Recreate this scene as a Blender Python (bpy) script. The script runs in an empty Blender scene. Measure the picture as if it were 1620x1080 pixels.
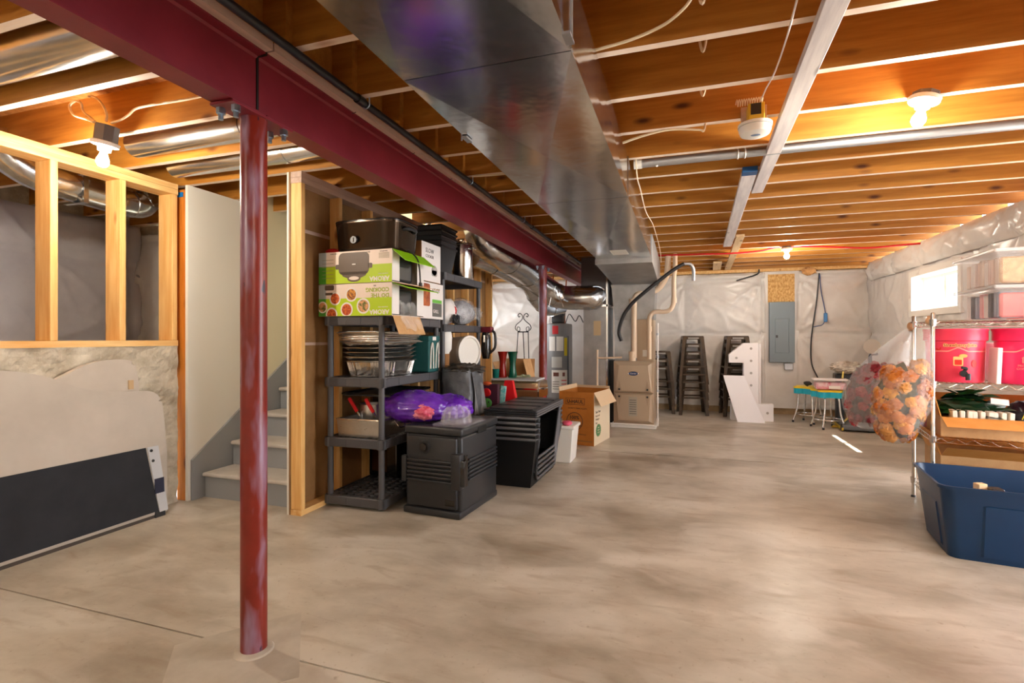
import bpy, bmesh, math, random
from mathutils import Vector, Matrix, noise
random.seed(7)
S = bpy.context.scene
C = S.collection
PI = math.pi

# ---------------------------------------------------------------- camera, world, sun, exposure
cd = bpy.data.cameras.new('camera'); cam = bpy.data.objects.new('camera', cd); C.objects.link(cam)
cam.location = (0, 0, 1.21); cam.rotation_euler = (PI/2, 0, math.atan2(270, 812))
cd.sensor_width = 36; cd.lens = 812/1620*36; cd.shift_y = -5/1620; cd.clip_start = 0.02
S.camera = cam
W = bpy.data.worlds.new('sky'); S.world = W; W.use_nodes = True
bg = W.node_tree.nodes['Background']; bg.inputs[0].default_value = (0.93, 0.96, 1.0, 1); bg.inputs[1].default_value = 5.0
sd = bpy.data.lights.new('sun', 'SUN'); sun = bpy.data.objects.new('sun', sd); C.objects.link(sun)
sd.energy = 14; sd.angle = 0.01; sd.color = (1, .97, .9)
sun.rotation_euler = Vector((-1.0, -0.08, -1.85)).to_track_quat('-Z', 'Y').to_euler()
S.view_settings.view_transform = 'Standard'; S.view_settings.look = 'None'
S.view_settings.gamma = 1; S.view_settings.use_curve_mapping = False
S.view_settings.exposure = 1.16

# ---------------------------------------------------------------- materials
def lin(c): return tuple((x/12.92 if x <= .04045 else ((x+.055)/1.055)**2.4) for x in c)
def rgb(r, g, b): return lin((r/255, g/255, b/255))
def mat(name, col, rough=.5, metal=0., col2=None, scale=8., stretch=(1, 1, 1), bump=0., bscale=None, bdist=.01,
        alpha=None, trans=0., emit=None, estr=0., detail=4., ramp=(.35, .65), rand=False, spec=.5, coat=0., rvar=0., coords='Object', ior=1.45):
    m = bpy.data.materials.new(name); m.use_nodes = True
    nt = m.node_tree; b = nt.nodes['Principled BSDF']; L = nt.links.new
    b.inputs['Base Color'].default_value = (*col, 1); b.inputs['Roughness'].default_value = rough
    b.inputs['Metallic'].default_value = metal; b.inputs['Specular IOR Level'].default_value = spec
    b.inputs['Coat Weight'].default_value = coat; b.inputs['IOR'].default_value = ior
    b.inputs['Transmission Weight'].default_value = trans
    if alpha is not None: b.inputs['Alpha'].default_value = alpha
    if emit: b.inputs['Emission Color'].default_value = (*emit, 1); b.inputs['Emission Strength'].default_value = estr
    if col2 or bump or rvar:
        tc = nt.nodes.new('ShaderNodeTexCoord'); mp = nt.nodes.new('ShaderNodeMapping')
        mp.inputs['Scale'].default_value = stretch
        src = tc.outputs[coords]
        if rand:
            oi = nt.nodes.new('ShaderNodeObjectInfo'); ad = nt.nodes.new('ShaderNodeVectorMath'); ad.operation = 'MULTIPLY_ADD'
            cb = nt.nodes.new('ShaderNodeCombineXYZ')
            for i in range(3): L(oi.outputs['Random'], cb.inputs[i])
            L(cb.outputs[0], ad.inputs[0]); ad.inputs[1].default_value = (37, 23, 51); L(src, ad.inputs[2]); src = ad.outputs[0]
        L(src, mp.inputs['Vector'])
        n = nt.nodes.new('ShaderNodeTexNoise'); n.inputs['Scale'].default_value = scale; n.inputs['Detail'].default_value = detail
        n.inputs['Roughness'].default_value = .6
        L(mp.outputs[0], n.inputs['Vector'])
        if col2:
            r = nt.nodes.new('ShaderNodeValToRGB'); r.color_ramp.elements[0].position = ramp[0]; r.color_ramp.elements[1].position = ramp[1]
            r.color_ramp.elements[0].color = (*col, 1); r.color_ramp.elements[1].color = (*col2, 1)
            L(n.outputs['Fac'], r.inputs[0]); L(r.outputs[0], b.inputs['Base Color'])
        if rvar:
            mr = nt.nodes.new('ShaderNodeMapRange'); mr.inputs['To Min'].default_value = max(.02, rough-rvar); mr.inputs['To Max'].default_value = rough+rvar
            L(n.outputs['Fac'], mr.inputs[0]); L(mr.outputs[0], b.inputs['Roughness'])
        if bump:
            n2 = nt.nodes.new('ShaderNodeTexNoise'); n2.inputs['Scale'].default_value = bscale or scale; n2.inputs['Detail'].default_value = 5
            L(mp.outputs[0], n2.inputs['Vector'])
            bp = nt.nodes.new('ShaderNodeBump'); bp.inputs['Strength'].default_value = bump; bp.inputs['Distance'].default_value = bdist
            L(n2.outputs['Fac'], bp.inputs['Height']); L(bp.outputs[0], b.inputs['Normal'])
    return m

def wood(name, ca, cb, knot, axis=0, rough=.55):
    """sawn softwood: grain along the local axis, with dark knots; every board its own offset"""
    st = [14, 14, 14]; st[axis] = 1.1
    m = mat(name, ca, rough, col2=cb, scale=2.2, stretch=tuple(st), rand=True, bump=.15, bscale=5, bdist=.004, detail=6)
    nt = m.node_tree; L = nt.links.new; b = nt.nodes['Principled BSDF']
    ramp = [n for n in nt.nodes if n.type == 'VALTORGB'][0]
    ad = [n for n in nt.nodes if n.type == 'VECT_MATH'][0]
    mp = nt.nodes.new('ShaderNodeMapping'); st = [7, 7, 7]; st[axis] = 2.6; mp.inputs['Scale'].default_value = tuple(st)
    L(ad.outputs[0], mp.inputs['Vector'])
    v = nt.nodes.new('ShaderNodeTexVoronoi'); v.inputs['Scale'].default_value = 1.; L(mp.outputs[0], v.inputs['Vector'])
    r = nt.nodes.new('ShaderNodeValToRGB'); r.color_ramp.elements[0].position = .05; r.color_ramp.elements[1].position = .17
    r.color_ramp.elements[0].color = (1, 1, 1, 1); r.color_ramp.elements[1].color = (0, 0, 0, 1)
    L(v.outputs['Distance'], r.inputs[0])
    mx = nt.nodes.new('ShaderNodeMix'); mx.data_type = 'RGBA'
    L(r.outputs[0], mx.inputs['Factor']); L(ramp.outputs[0], mx.inputs['A']); mx.inputs['B'].default_value = (*knot, 1)
    L(mx.outputs['Result'], b.inputs['Base Color'])
    return m

M = {}
JA, JB, JK = rgb(164, 104, 32), rgb(188, 128, 50), rgb(84, 42, 16)
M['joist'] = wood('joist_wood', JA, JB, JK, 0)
M['joist_lit_under'] = wood('joist_lit_under_wood', rgb(232, 205, 180), rgb(240, 222, 205), rgb(190, 150, 120), 0)  # same joist wood, paler: light on the undersides put into the colour
M['stud'] = wood('stud_wood', rgb(222, 165, 92), rgb(238, 196, 128), rgb(150, 88, 40), 2)
M['plate'] = wood('plate_wood', rgb(222, 165, 92), rgb(238, 200, 136), rgb(150, 88, 40), 1)
M['stain_stud'] = wood('stained_stud_wood', rgb(190, 110, 30), rgb(214, 134, 48), rgb(110, 60, 25), 2)
M['brace'] = wood('weathered_board', rgb(205, 198, 200), rgb(232, 226, 224), rgb(120, 110, 112), 1)
M['brace2'] = wood('pale_board', rgb(226, 190, 140), rgb(240, 210, 165), rgb(160, 110, 70), 1)
M['nailer'] = wood('nailer_wood', rgb(188, 160, 145), rgb(208, 182, 165), rgb(120, 90, 75), 1)
M['subfloor'] = mat('subfloor_board', rgb(150, 92, 40), .7, col2=rgb(190, 125, 62), scale=30, bump=.2)
M['osb'] = mat('strand_board', rgb(196, 140, 72), .7, col2=rgb(236, 196, 128), scale=38, stretch=(1, 1, .6), bump=.3, detail=2)
def concrete_floor():
    m = mat('floor_concrete', rgb(136, 124, 105), .36, col2=rgb(203, 195, 180), scale=.95, stretch=(1, 1.7, 1), bump=.04, bscale=60, bdist=.002, detail=12, ramp=(.30, .60), rvar=.14)
    nt = m.node_tree; L = nt.links.new; b = nt.nodes['Principled BSDF']; tc = [n for n in nt.nodes if n.type == 'TEX_COORD'][0]
    last = [n for n in nt.nodes if n.type == 'VALTORGB'][0].outputs[0]
    # trowel sweeps, fine speckle
    for sc, st, lo, hi, c, dist in ((1.6, (1, 1.5, 1), .50, .64, rgb(216, 211, 200), .8), (4, (.8, 2.6, 1), .56, .74, rgb(150, 130, 106), .6), (38, (1, 1, 1), .62, .75, rgb(150, 132, 110), 0)):
        mp = nt.nodes.new('ShaderNodeMapping'); mp.inputs['Scale'].default_value = st; L(tc.outputs['Object'], mp.inputs[0])
        n = nt.nodes.new('ShaderNodeTexNoise'); n.inputs['Scale'].default_value = sc; n.inputs['Detail'].default_value = 8; n.inputs['Distortion'].default_value = dist; L(mp.outputs[0], n.inputs['Vector'])
        r = nt.nodes.new('ShaderNodeValToRGB'); r.color_ramp.elements[0].position = lo; r.color_ramp.elements[1].position = hi
        r.color_ramp.elements[0].color = (0, 0, 0, 1); r.color_ramp.elements[1].color = (.55, .55, .55, 1); L(n.outputs['Fac'], r.inputs[0])
        mx = nt.nodes.new('ShaderNodeMix'); mx.data_type = 'RGBA'; L(r.outputs[0], mx.inputs['Factor']); L(last, mx.inputs['A']); mx.inputs['B'].default_value = (*c, 1); last = mx.outputs['Result']
    L(last, b.inputs['Base Color']); return m
M['concrete'] = concrete_floor()
M['concrete2'] = mat('patch_concrete', rgb(168, 159, 143), .5, col2=rgb(200, 193, 180), scale=3, detail=8, bump=.04, bscale=60, bdist=.002)
M['joint'] = mat('joint_dark', rgb(86, 76, 64), .8)
M['rough_concrete'] = mat('cast_concrete', rgb(166, 154, 134), .85, col2=rgb(205, 196, 178), scale=7, bump=.7, bscale=22, bdist=.02, detail=9)
M['base_concrete'] = mat('footing_concrete', rgb(150, 122, 88), .85, col2=rgb(178, 152, 116), scale=6, bump=.4)
M['drywall'] = mat('painted_drywall', rgb(232, 230, 222), .7, bump=.03, bscale=90)
M['cream'] = mat('drywall_warm_light', rgb(232, 226, 196), .7, bump=.03, bscale=90)  # cream stands for warm stairwell light on the white drywall
M['paper'] = mat('drywall_back_paper', rgb(134, 98, 58), .45, col2=rgb(158, 120, 78), scale=4, bump=.05)
M['stair_grey'] = mat('stair_grey_paint', rgb(150, 154, 158), .5, bump=.03, bscale=40)
M['tread'] = mat('stair_tread_paint', rgb(202, 198, 192), .5, col2=rgb(188, 183, 176), scale=6)
M['poly'] = mat('white_poly_sheet', rgb(226, 222, 217), .3, spec=.6, col2=rgb(216, 210, 204), scale=3, bump=.25, bscale=9, bdist=.012)
M['poly_grey'] = mat('grey_poly_sheet', rgb(200, 196, 200), .26, spec=.7, col2=rgb(188, 184, 190), scale=3, bump=.3, bscale=7, bdist=.015)
M['galv'] = mat('galvanised_sheet', (.62, .64, .66), .17, metal=1, col2=(.74, .76, .78), scale=3, rvar=.06, bump=.16, bscale=1.5, bdist=.05)
M['galv_dull'] = mat('galvanised_dull', (.42, .44, .46), .46, metal=1, col2=(.54, .56, .58), scale=5, rvar=.06, bump=.05, bscale=4)
M['galv_duct'] = mat('galvanised_pipe', (.6, .62, .64), .22, metal=1, col2=(.75, .77, .78), scale=8, stretch=(.5, 3, 3), rvar=.06, bump=.06, bscale=6)
M['beam_red'] = mat('red_primer', rgb(120, 30, 42), .4, col2=rgb(132, 38, 50), scale=4, spec=.5, bump=.04, bscale=30)
M['black_gap'] = mat('weld_black', rgb(20, 12, 14), .7)
M['bolt'] = mat('zinc_bolt', (.45, .6, .75), .3, metal=1)
M['black_pipe'] = mat('black_iron_pipe', rgb(34, 38, 46), .35, spec=.6)
M['steel'] = mat('bare_steel', (.6, .6, .6), .3, metal=1)
M['chrome'] = mat('chrome', (.78, .77, .75), .15, metal=1)
M['white'] = mat('white_plastic', rgb(238, 236, 230), .4)
M['black'] = mat('black_plastic', rgb(42, 43, 46), .36, bump=.04, bscale=120, bdist=.002)
M['cable'] = mat('cable_jacket', rgb(238, 220, 188), .5)
M['bulb'] = mat('lit_bulb', (1, .9, .7), .3, emit=(1.0, .88, .72), estr=520)
M['glass'] = mat('window_glass', (1, 1, 1), .02, alpha=.08)

# red column paint: red primer with chalky worn patches of violet-grey and dark chips
def column_paint():
    m = mat('column_paint', rgb(118, 28, 16), .32, col2=rgb(134, 38, 26), scale=6, spec=.6)
    nt = m.node_tree; L = nt.links.new; b = nt.nodes['Principled BSDF']
    ramp = [n for n in nt.nodes if n.type == 'VALTORGB'][0]
    tc = [n for n in nt.nodes if n.type == 'TEX_COORD'][0]
    last = ramp.outputs[0]
    for sc, st, lo, hi, c in ((1., (14, 14, 3.2), .50, .72, rgb(160, 136, 164)), (1.0, (30, 30, 9), .70, .74, rgb(50, 30, 50))):
        mp = nt.nodes.new('ShaderNodeMapping'); mp.inputs['Scale'].default_value = st; L(tc.outputs['Object'], mp.inputs[0])
        n = nt.nodes.new('ShaderNodeTexNoise'); n.inputs['Scale'].default_value = sc; n.inputs['Detail'].default_value = 3; L(mp.outputs[0], n.inputs['Vector'])
        r = nt.nodes.new('ShaderNodeValToRGB'); r.color_ramp.elements[0].position = lo; r.color_ramp.elements[1].position = hi
        r.color_ramp.elements[0].color = (0, 0, 0, 1); r.color_ramp.elements[1].color = (1, 1, 1, 1); L(n.outputs['Fac'], r.inputs[0])
        mx = nt.nodes.new('ShaderNodeMix'); mx.data_type = 'RGBA'; L(r.outputs[0], mx.inputs['Factor']); L(last, mx.inputs['A'])
        mx.inputs['B'].default_value = (*c, 1); last = mx.outputs['Result']
    L(last, b.inputs['Base Color'])
    return m
M['column'] = column_paint()
def pm(name, r, g, b, rough=.5, **k):
    if name not in M: M[name] = mat(name, rgb(r, g, b), rough, **k)
    return M[name]

# ---------------------------------------------------------------- mesh helpers
def new(): return bmesh.new()
def _x(bm, vs, f):
    for v in vs: v.co = f(v.co)
def box(bm, x0, x1, y0, y1, z0, z1, bev=0, seg=2):
    r = bmesh.ops.create_cube(bm, size=1)['verts']
    for v in r: v.co = Vector((x0+(v.co.x+.5)*(x1-x0), y0+(v.co.y+.5)*(y1-y0), z0+(v.co.z+.5)*(z1-z0)))
    if bev:
        es = list({e for v in r for e in v.link_edges})
        bmesh.ops.bevel(bm, geom=es, offset=bev, segments=seg, affect='EDGES', profile=.5)
def frustum(bm, b, t, z0, z1, bev=0):
    """b, t: (x0, x1, y0, y1) bottom and top rectangles"""
    r = bmesh.ops.create_cube(bm, size=1)['verts']
    for v in r:
        q = t if v.co.z > 0 else b
        v.co = Vector((q[0] if v.co.x < 0 else q[1], q[2] if v.co.y < 0 else q[3], z1 if v.co.z > 0 else z0))
    if bev: bmesh.ops.bevel(bm, geom=list({e for v in r for e in v.link_edges}), offset=bev, segments=2, affect='EDGES', profile=.5)
def tube(bm, pts, r, n=8, caps=True, closed=False):
    pts = [Vector(p) for p in pts]; N = len(pts); rs = r if isinstance(r, (list, tuple)) else [r]*N
    rings = []; up = None
    for i, p in enumerate(pts):
        if closed: d = pts[(i+1) % N]-pts[i-1]
        else: d = (pts[min(i+1, N-1)]-pts[max(i-1, 0)])
        d = d.normalized() if d.length > 1e-9 else Vector((0, 0, 1))
        if up is None: up = d.orthogonal().normalized()
        up = (up-d*up.dot(d)); up = up.normalized() if up.length > 1e-6 else d.orthogonal().normalized()
        s = d.cross(up)
        rings.append([bm.verts.new(p+(up*math.cos(a)+s*math.sin(a))*rs[i]) for a in [2*PI*k/n for k in range(n)]])
    for i in range(N if closed else N-1):
        A, B = rings[i], rings[(i+1) % N]
        for k in range(n): bm.faces.new((A[k], A[(k+1) % n], B[(k+1) % n], B[k]))
    if caps and not closed:
        bm.faces.new(rings[0][::-1]); bm.faces.new(rings[-1])
def smooth_path(pts, n=8):
    """Catmull-Rom through pts"""
    P = [Vector(p) for p in pts]; P = [2*P[0]-P[1]]+P+[2*P[-1]-P[-2]]; out = []
    for i in range(1, len(P)-2):
        for k in range(n):
            t = k/n; a, b, c, d = P[i-1:i+3]
            out.append(.5*((2*b)+(c-a)*t+(2*a-5*b+4*c-d)*t*t+(3*b-a-3*c+d)*t**3))
    out.append(P[-2]); return out
def lathe(bm, prof, cx=0, cy=0, n=20, ax='z', cap=True, sx=1, sy=1):
    """prof: list of (radius, height)"""
    def pt(r, h, a):
        x, y = r*math.cos(a)*sx, r*math.sin(a)*sy
        if ax == 'z': return (cx+x, cy+y, h)
        if ax == 'y': return (cx+x, h, cy+y)
        return (h, cx+x, cy+y)
    R = [[bm.verts.new(pt(r, h, 2*PI*k/n)) for k in range(n)] for r, h in prof]
    for A, B in zip(R, R[1:]):
        for k in range(n): bm.faces.new((A[k], A[(k+1) % n], B[(k+1) % n], B[k]))
    if cap: bm.faces.new(R[0][::-1]); bm.faces.new(R[-1])
def prism(bm, poly, ax, a, b):
    """extrude 2-D polygon along axis ax from a to b; poly in the remaining axes order"""
    def pt(p, q): return {'x': (q, p[0], p[1]), 'y': (p[0], q, p[1]), 'z': (p[0], p[1], q)}[ax]
    A = [bm.verts.new(pt(p, a)) for p in poly]; B = [bm.verts.new(pt(p, b)) for p in poly]; n = len(poly)
    bm.faces.new(A[::-1]); bm.faces.new(B)
    for k in range(n): bm.faces.new((A[k], A[(k+1) % n], B[(k+1) % n], B[k]))
def grid(bm, f, nu, nv, closed_u=False):
    V = [[bm.verts.new(f(i/nu, j/nv)) for j in range(nv+1)] for i in range(nu+(0 if closed_u else 1))]
    n = len(V)
    for i in range(nu):
        for j in range(nv): bm.faces.new((V[i][j], V[(i+1) % n][j], V[(i+1) % n][j+1], V[i][j+1]))
    return V
def blob(bm, c, rx, ry, rz, amp=.15, freq=4, seed=0, sub=3):
    r = bmesh.ops.create_icosphere(bm, subdivisions=sub, radius=1)['verts']
    for v in r:
        d = v.co.normalized(); k = 1+amp*noise.fractal(d*freq+Vector((seed*7.1, seed*3.3, 0)), 1., 2., 3)
        v.co = Vector((c[0]+d.x*rx*k, c[1]+d.y*ry*k, c[2]+d.z*rz*k))
def obj(name, bm, m, parent=None, loc=(0, 0, 0), rot=(0, 0, 0), smooth=None, **props):
    me = bpy.data.meshes.new(name)
    bmesh.ops.recalc_face_normals(bm, faces=bm.faces)
    bm.to_mesh(me); bm.free()
    for q in (m if isinstance(m, (list, tuple)) else [m]): me.materials.append(q)
    o = bpy.data.objects.new(name, me); C.objects.link(o); o.parent = parent; o.location = loc; o.rotation_euler = rot
    if smooth:
        me.shade_smooth()
        if smooth < 179: me.set_sharp_from_angle(angle=math.radians(smooth))
    for k, v in props.items(): o[k] = v
    return o
def inst(o, parent=None, loc=None, rot=None):
    c = o.copy(); C.objects.link(c)
    if parent is not None: c.parent = parent
    if loc is not None: c.location = loc
    if rot is not None: c.rotation_euler = rot
    return c
def thing(name, label, cat, loc=(0, 0, 0), rz=0, group=None, rot=None):
    o = bpy.data.objects.new(name, None); C.objects.link(o); o.empty_display_size = .05
    o.location = loc; o.rotation_euler = rot or (0, 0, rz); o['label'] = label; o['category'] = cat
    if group: o['group'] = group
    return o
def tag(o, label, cat, group=None):
    o['label'] = label; o['category'] = cat
    if group: o['group'] = group
    return o
def dup(root, label, loc=None, rot=None, group=None):
    r = root.copy(); C.objects.link(r)
    if loc is not None: r.location = loc
    if rot is not None: r.rotation_euler = rot
    r['label'] = label
    if group: r['group'] = group
    for ch in list(root.children):
        c = ch.copy(); C.objects.link(c); c.parent = r
        for g in list(ch.children):
            d = g.copy(); C.objects.link(d); d.parent = c
    return r
def struct(name, bm, m, parent=None, smooth=None, **k):
    o = obj(name, bm, m, parent, smooth=smooth, **k)
    if parent is None: o['kind'] = 'structure'
    return o
def text(body, size, o, right, up, m, parent, name='lettering', depth=.0012, bold=0., align='LEFT', squash=1.):
    cu = bpy.data.curves.new('t', 'FONT'); cu.body = body; cu.size = size; cu.extrude = depth/2; cu.offset = bold; cu.align_x = align; cu.resolution_u = 2
    t = bpy.data.objects.new('t', cu); C.objects.link(t)
    me = bpy.data.meshes.new_from_object(t.evaluated_get(bpy.context.evaluated_depsgraph_get())); me.name = name
    bpy.data.objects.remove(t); bpy.data.curves.remove(cu)
    r = Vector(right).normalized(); u = Vector(up).normalized(); n = r.cross(u)
    mx = Matrix((( *r, 0), (*u, 0), (*n, 0), (0, 0, 0, 1))).transposed(); mx.translation = Vector(o)
    me.transform(Matrix.Diagonal((squash, 1, 1, 1))); me.transform(mx); me.materials.clear(); me.materials.append(m)
    q = bpy.data.objects.new(name, me); C.objects.link(q); q.parent = parent
    return q
def rpoly(x0, x1, z0, z1, r, n=4):
    out = []
    for cx, cz, a0 in ((x1-r, z1-r, 0), (x0+r, z1-r, 90), (x0+r, z0+r, 180), (x1-r, z0+r, 270)):
        for k in range(n+1):
            a = math.radians(a0+90*k/n); out.append((cx+r*math.cos(a), cz+r*math.sin(a)))
    return out
def circ(cx, cz, r, n=16, rz=None): return [(cx+r*math.cos(2*PI*k/n), cz+(rz or r)*math.sin(2*PI*k/n)) for k in range(n)]

# ---------------------------------------------------------------- setting
JZ = 2.35                      # underside of the joists
bm = new(); box(bm, -6, 6, -2.5, 10, -.2, -.03); floor = struct('floor', bm, M['joint'])
for (y0, y1) in ((-2.5, 1.572), (1.580, 5.520), (5.548, 10)):
    bm = new(); box(bm, -3.9, 5.5, y0, y1, -.06, 0); obj('slab', bm, M['concrete'], floor)
bm = new(); prism(bm, [(-1.6+.3, 1.5), (-1.6, 1.86), (-1.6-.3, 1.5), (-1.6, 1.18)], 'z', -.02, .0012); obj('column_patch', bm, M['concrete2'], floor)

bm = new(); box(bm, -5.6, 2.85, -1.6, 4.4, JZ+.235, JZ+.26); box(bm, -5.6, 2.85, 6.58, 9.5, JZ+.235, JZ+.26); box(bm, -5.6, -3.49, 4.4, 6.58, JZ+.235, JZ+.26); box(bm, -2.56, 2.85, 4.4, 6.58, JZ+.235, JZ+.26); ceil = struct('ceiling', bm, M['subfloor'])
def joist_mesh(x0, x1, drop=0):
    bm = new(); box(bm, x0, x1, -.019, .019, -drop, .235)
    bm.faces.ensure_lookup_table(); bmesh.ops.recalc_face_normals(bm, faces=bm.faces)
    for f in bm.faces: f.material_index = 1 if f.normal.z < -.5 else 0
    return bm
jr = obj('joist', joist_mesh(-1.70, 2.80), [M['joist'], M['joist_lit_under']], ceil, (0, 2.077-.42*7, JZ))
jl = obj('joist', joist_mesh(-5.5, -1.45), [M['joist'], M['joist_lit_under']], ceil, (0, 2.039-.42*7, JZ))
bk = new(); box(bk, -.019, .019, -.19, .19, .02, .235); blk = obj('blocking', bk, M['joist'], ceil, (-1.58, 2.058-.42*6.5, JZ))
js = []      # the joists cut short around the stair opening
for k in range(-6, 17):
    y = 2.077+.42*k
    inst(jr, ceil, (0, y, JZ))
    if not 4.4 < y < 6.6: inst(jl, ceil, (0, y-.038, JZ))
    elif js: inst(js[0], ceil, (0, y-.038, JZ)); inst(js[1], ceil, (0, y-.038, JZ))
    else: js = [obj('joist', joist_mesh(a, b), [M['joist'], M['joist_lit_under']], ceil, (0, y-.038, JZ)) for a, b in ((-2.56, -1.45), (-5.5, -3.52))]
    inst(blk, ceil, (-1.58, y-.229, JZ))
bm = new(); box(bm, -1.7, 2.80, 9.02, 9.06, JZ-.03, JZ+.235); obj('rim_joist', bm, M['joist'], ceil)
bm = new(); box(bm, -3.6, 2.73, 9.04, 9.14, JZ-.075, JZ-.03); obj('wall_plate', bm, M['plate'], ceil)

# insulation blanket of quilted poly sheet, pinned along seams, with folds running to the pins
def blanket(name, label, o, ud, nd, w, z0, z1, us, zs, seed, m, res=.028, hole=None, bulge=.06, amp=.040):
    bm = new(); o = Vector(o); ud = Vector(ud); nd = Vector(nd)
    nu, nv = int(w/res), int((z1-z0)/res); rnd = random.Random(seed)
    pins = [(a, b, rnd.uniform(0, 6), rnd.choice((7, 9, 11))) for a in us for b in zs]
    ca, cb = [0]+[a for a in us if 0.01 < a < w-.01]+[w], [z0]+[b for b in zs if z0+.01 < b < z1-.01]+[z1]
    def H(a, b):
        h = 0
        for i in range(len(ca)-1):
            if ca[i] <= a <= ca[i+1]:
                for j in range(len(cb)-1):
                    if cb[j] <= b <= cb[j+1]:
                        s = math.sin(PI*(a-ca[i])/max(1e-6, ca[i+1]-ca[i])); t = math.sin(PI*(b-cb[j])/max(1e-6, cb[j+1]-cb[j]))
                        h = bulge*max(0, s)**.45*max(0, t)**.45
        for (pa, pb, ph, k) in pins:
            dx, dz = a-pa, b-pb; d = math.hypot(dx, dz)
            if d < 1.1:
                an = math.atan2(dz, dx); warp = .8*noise.noise(Vector((an*1.3, d*2, ph)))
                sh = (1-abs(math.sin(k*an/2+ph+warp*2)))**3.2
                h += amp*1.4*sh*math.exp(-d/.38)*min(1, d/.12)
                h -= .02*math.exp(-(d/.05)**2)
        q = Vector((a*1.6, b*1.6, seed)); wv = noise.noise(q)*1.5
        h += amp*.8*(1-abs(math.sin((a*7+b*9)*.9+wv*3)))**3*max(0, noise.noise(q*1.3+Vector((5, 2, 9)))+.25)
        h += .008*noise.noise(Vector((a*5, b*5, seed+3)))
        return h
    V = [[None]*(nv+1) for _ in range(nu+1)]
    for i in range(nu+1):
        for j in range(nv+1):
            a, b = w*i/nu, z0+(z1-z0)*j/nv
            V[i][j] = bm.verts.new(o+ud*a+Vector((0, 0, b))+nd*(.02+H(a, b)))
    for i in range(nu):
        for j in range(nv):
            a, b = w*(i+.5)/nu, z0+(z1-z0)*(j+.5)/nv
            if hole and hole[0] < a < hole[1] and hole[2] < b < hole[3]: continue
            bm.faces.new((V[i][j], V[i+1][j], V[i+1][j+1], V[i][j+1]))
    o = obj(name, bm, m, smooth=180); tag(o, label, 'insulation blanket', 'poly-faced insulation on the walls')
    return o
# back wall
bm = new(); box(bm, -3.9, 2.85, 9.14, 9.4, 0, JZ+.235); struct('wall_back', bm, M['base_concrete'])
blanket('insulation_blanket', 'white quilted insulation wrap on the back wall left of the grey breaker panel', (-3.6, 9.13, 0), (1, 0, 0), (0, -1, 0), 4.86, .1, 2.27,
        [.05, 1.25, 2.45, 3.63, 4.8], [.12, 1.28, 2.16], 1, M['poly'])
blanket('insulation_blanket', 'white quilted insulation wrap on the back wall right of the grey breaker panel', (1.70, 9.13, 0), (1, 0, 0), (0, -1, 0), 1.02, .1, 2.27,
        [.03, 1.0], [.14, 1.28, 2.2], 2, M['poly'])
bm = new(); box(bm, 1.20, 1.74, 9.10, 9.14, .1, 2.3); struct('trim_1', bm, M['poly'])
bm = new(); box(bm, 2.85, 4.6, -1.6, 5.3, JZ+.235, JZ+.26); struct('ceiling_light_block', bm, M['subfloor'])  # unseen cover added outside the doorway to block light from above
bm = new(); box(bm, -5.6, 2.80, -1.72, -1.6, 0, JZ+.235); struct('wall_rear', bm, M['drywall'])
# right wall with the basement window
WY0, WY1, WZ0, WZ1 = 6.35, 7.5, 1.52, 1.97
bm = new()
box(bm, 2.74, 2.80, 5.2, WY0, 0, JZ); box(bm, 2.74, 2.80, WY1, 9.4, 0, JZ); box(bm, 2.74, 2.80, WY0, WY1, 0, WZ0); box(bm, 2.74, 2.80, WY0, WY1, WZ1, JZ)
box(bm, 2.74, 2.80, 2.2, 5.2, 2.05, JZ); box(bm, 2.74, 2.80, -1.6, 2.2, 0, JZ)  # unseen doorway left open here, added to let daylight in
struct('wall_right', bm, M['base_concrete'])
blanket('insulation_blanket', 'white quilted insulation wrap along the right wall around the window', (2.735, 9.1, 0), (0, -1, 0), (-1, 0, 0), 3.85, .1, 2.33,
        [.04, 1.25, 2.1, 3.0, 3.8], [.14, 1.28, 2.28], 3, M['poly'], hole=(9.1-WY1, 9.1-WY0, WZ0, WZ1))
blanket('insulation_blanket', 'roll of white poly sheet sagging along the top of the right wall', (2.66, 8.9, 0), (0, -1, 0), (-1, 0, 0), 6.3, 2.06, 2.34,
        [.1, .9, 1.7, 2.6, 3.5, 4.6, 5.8], [2.07, 2.33], 5, M['poly'], bulge=.055, amp=.03)
bm = new()
for a, b, c, d in ((WY0-.05, WY0+.02, WZ0+.02, WZ1-.02), (WY1-.02, WY1+.05, WZ0+.02, WZ1-.02), (WY0-.05, WY1+.05, WZ0-.05, WZ0+.02), (WY0-.05, WY1+.05, WZ1-.02, WZ1+.05)): box(bm, 2.645, 2.81, a, b, c, d)
win = struct('window_1', bm, M['white'])
bm = new()
for a, b, c, d in ((WY0+.03, WY0+.08, WZ0+.07, WZ1-.07), (WY1-.08, WY1-.03, WZ0+.07, WZ1-.07), (WY0, WY1, WZ0+.03, WZ0+.07), (WY0, WY1, WZ1-.07, WZ1-.03), ((WY0+WY1)/2-.03, (WY0+WY1)/2+.03, WZ0+.07, WZ1-.07)): box(bm, 2.765, 2.795, a, b, c, d)
obj('sash', bm, M['white'], win)
for y0, y1 in ((WY0+.08, (WY0+WY1)/2-.03), ((WY0+WY1)/2+.03, WY1-.08)):
    bm = new(); box(bm, 2.777, 2.783, y0, y1, WZ0+.07, WZ1-.07); obj('pane', bm, M['glass'], win)
    bm = new()
    for k in (1, 2): yy = y0+(y1-y0)*k/3; box(bm, 2.772, 2.788, yy-.008, yy+.008, WZ0+.07, WZ1-.07)
    obj('muntin', bm, M['white'], win)

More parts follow.
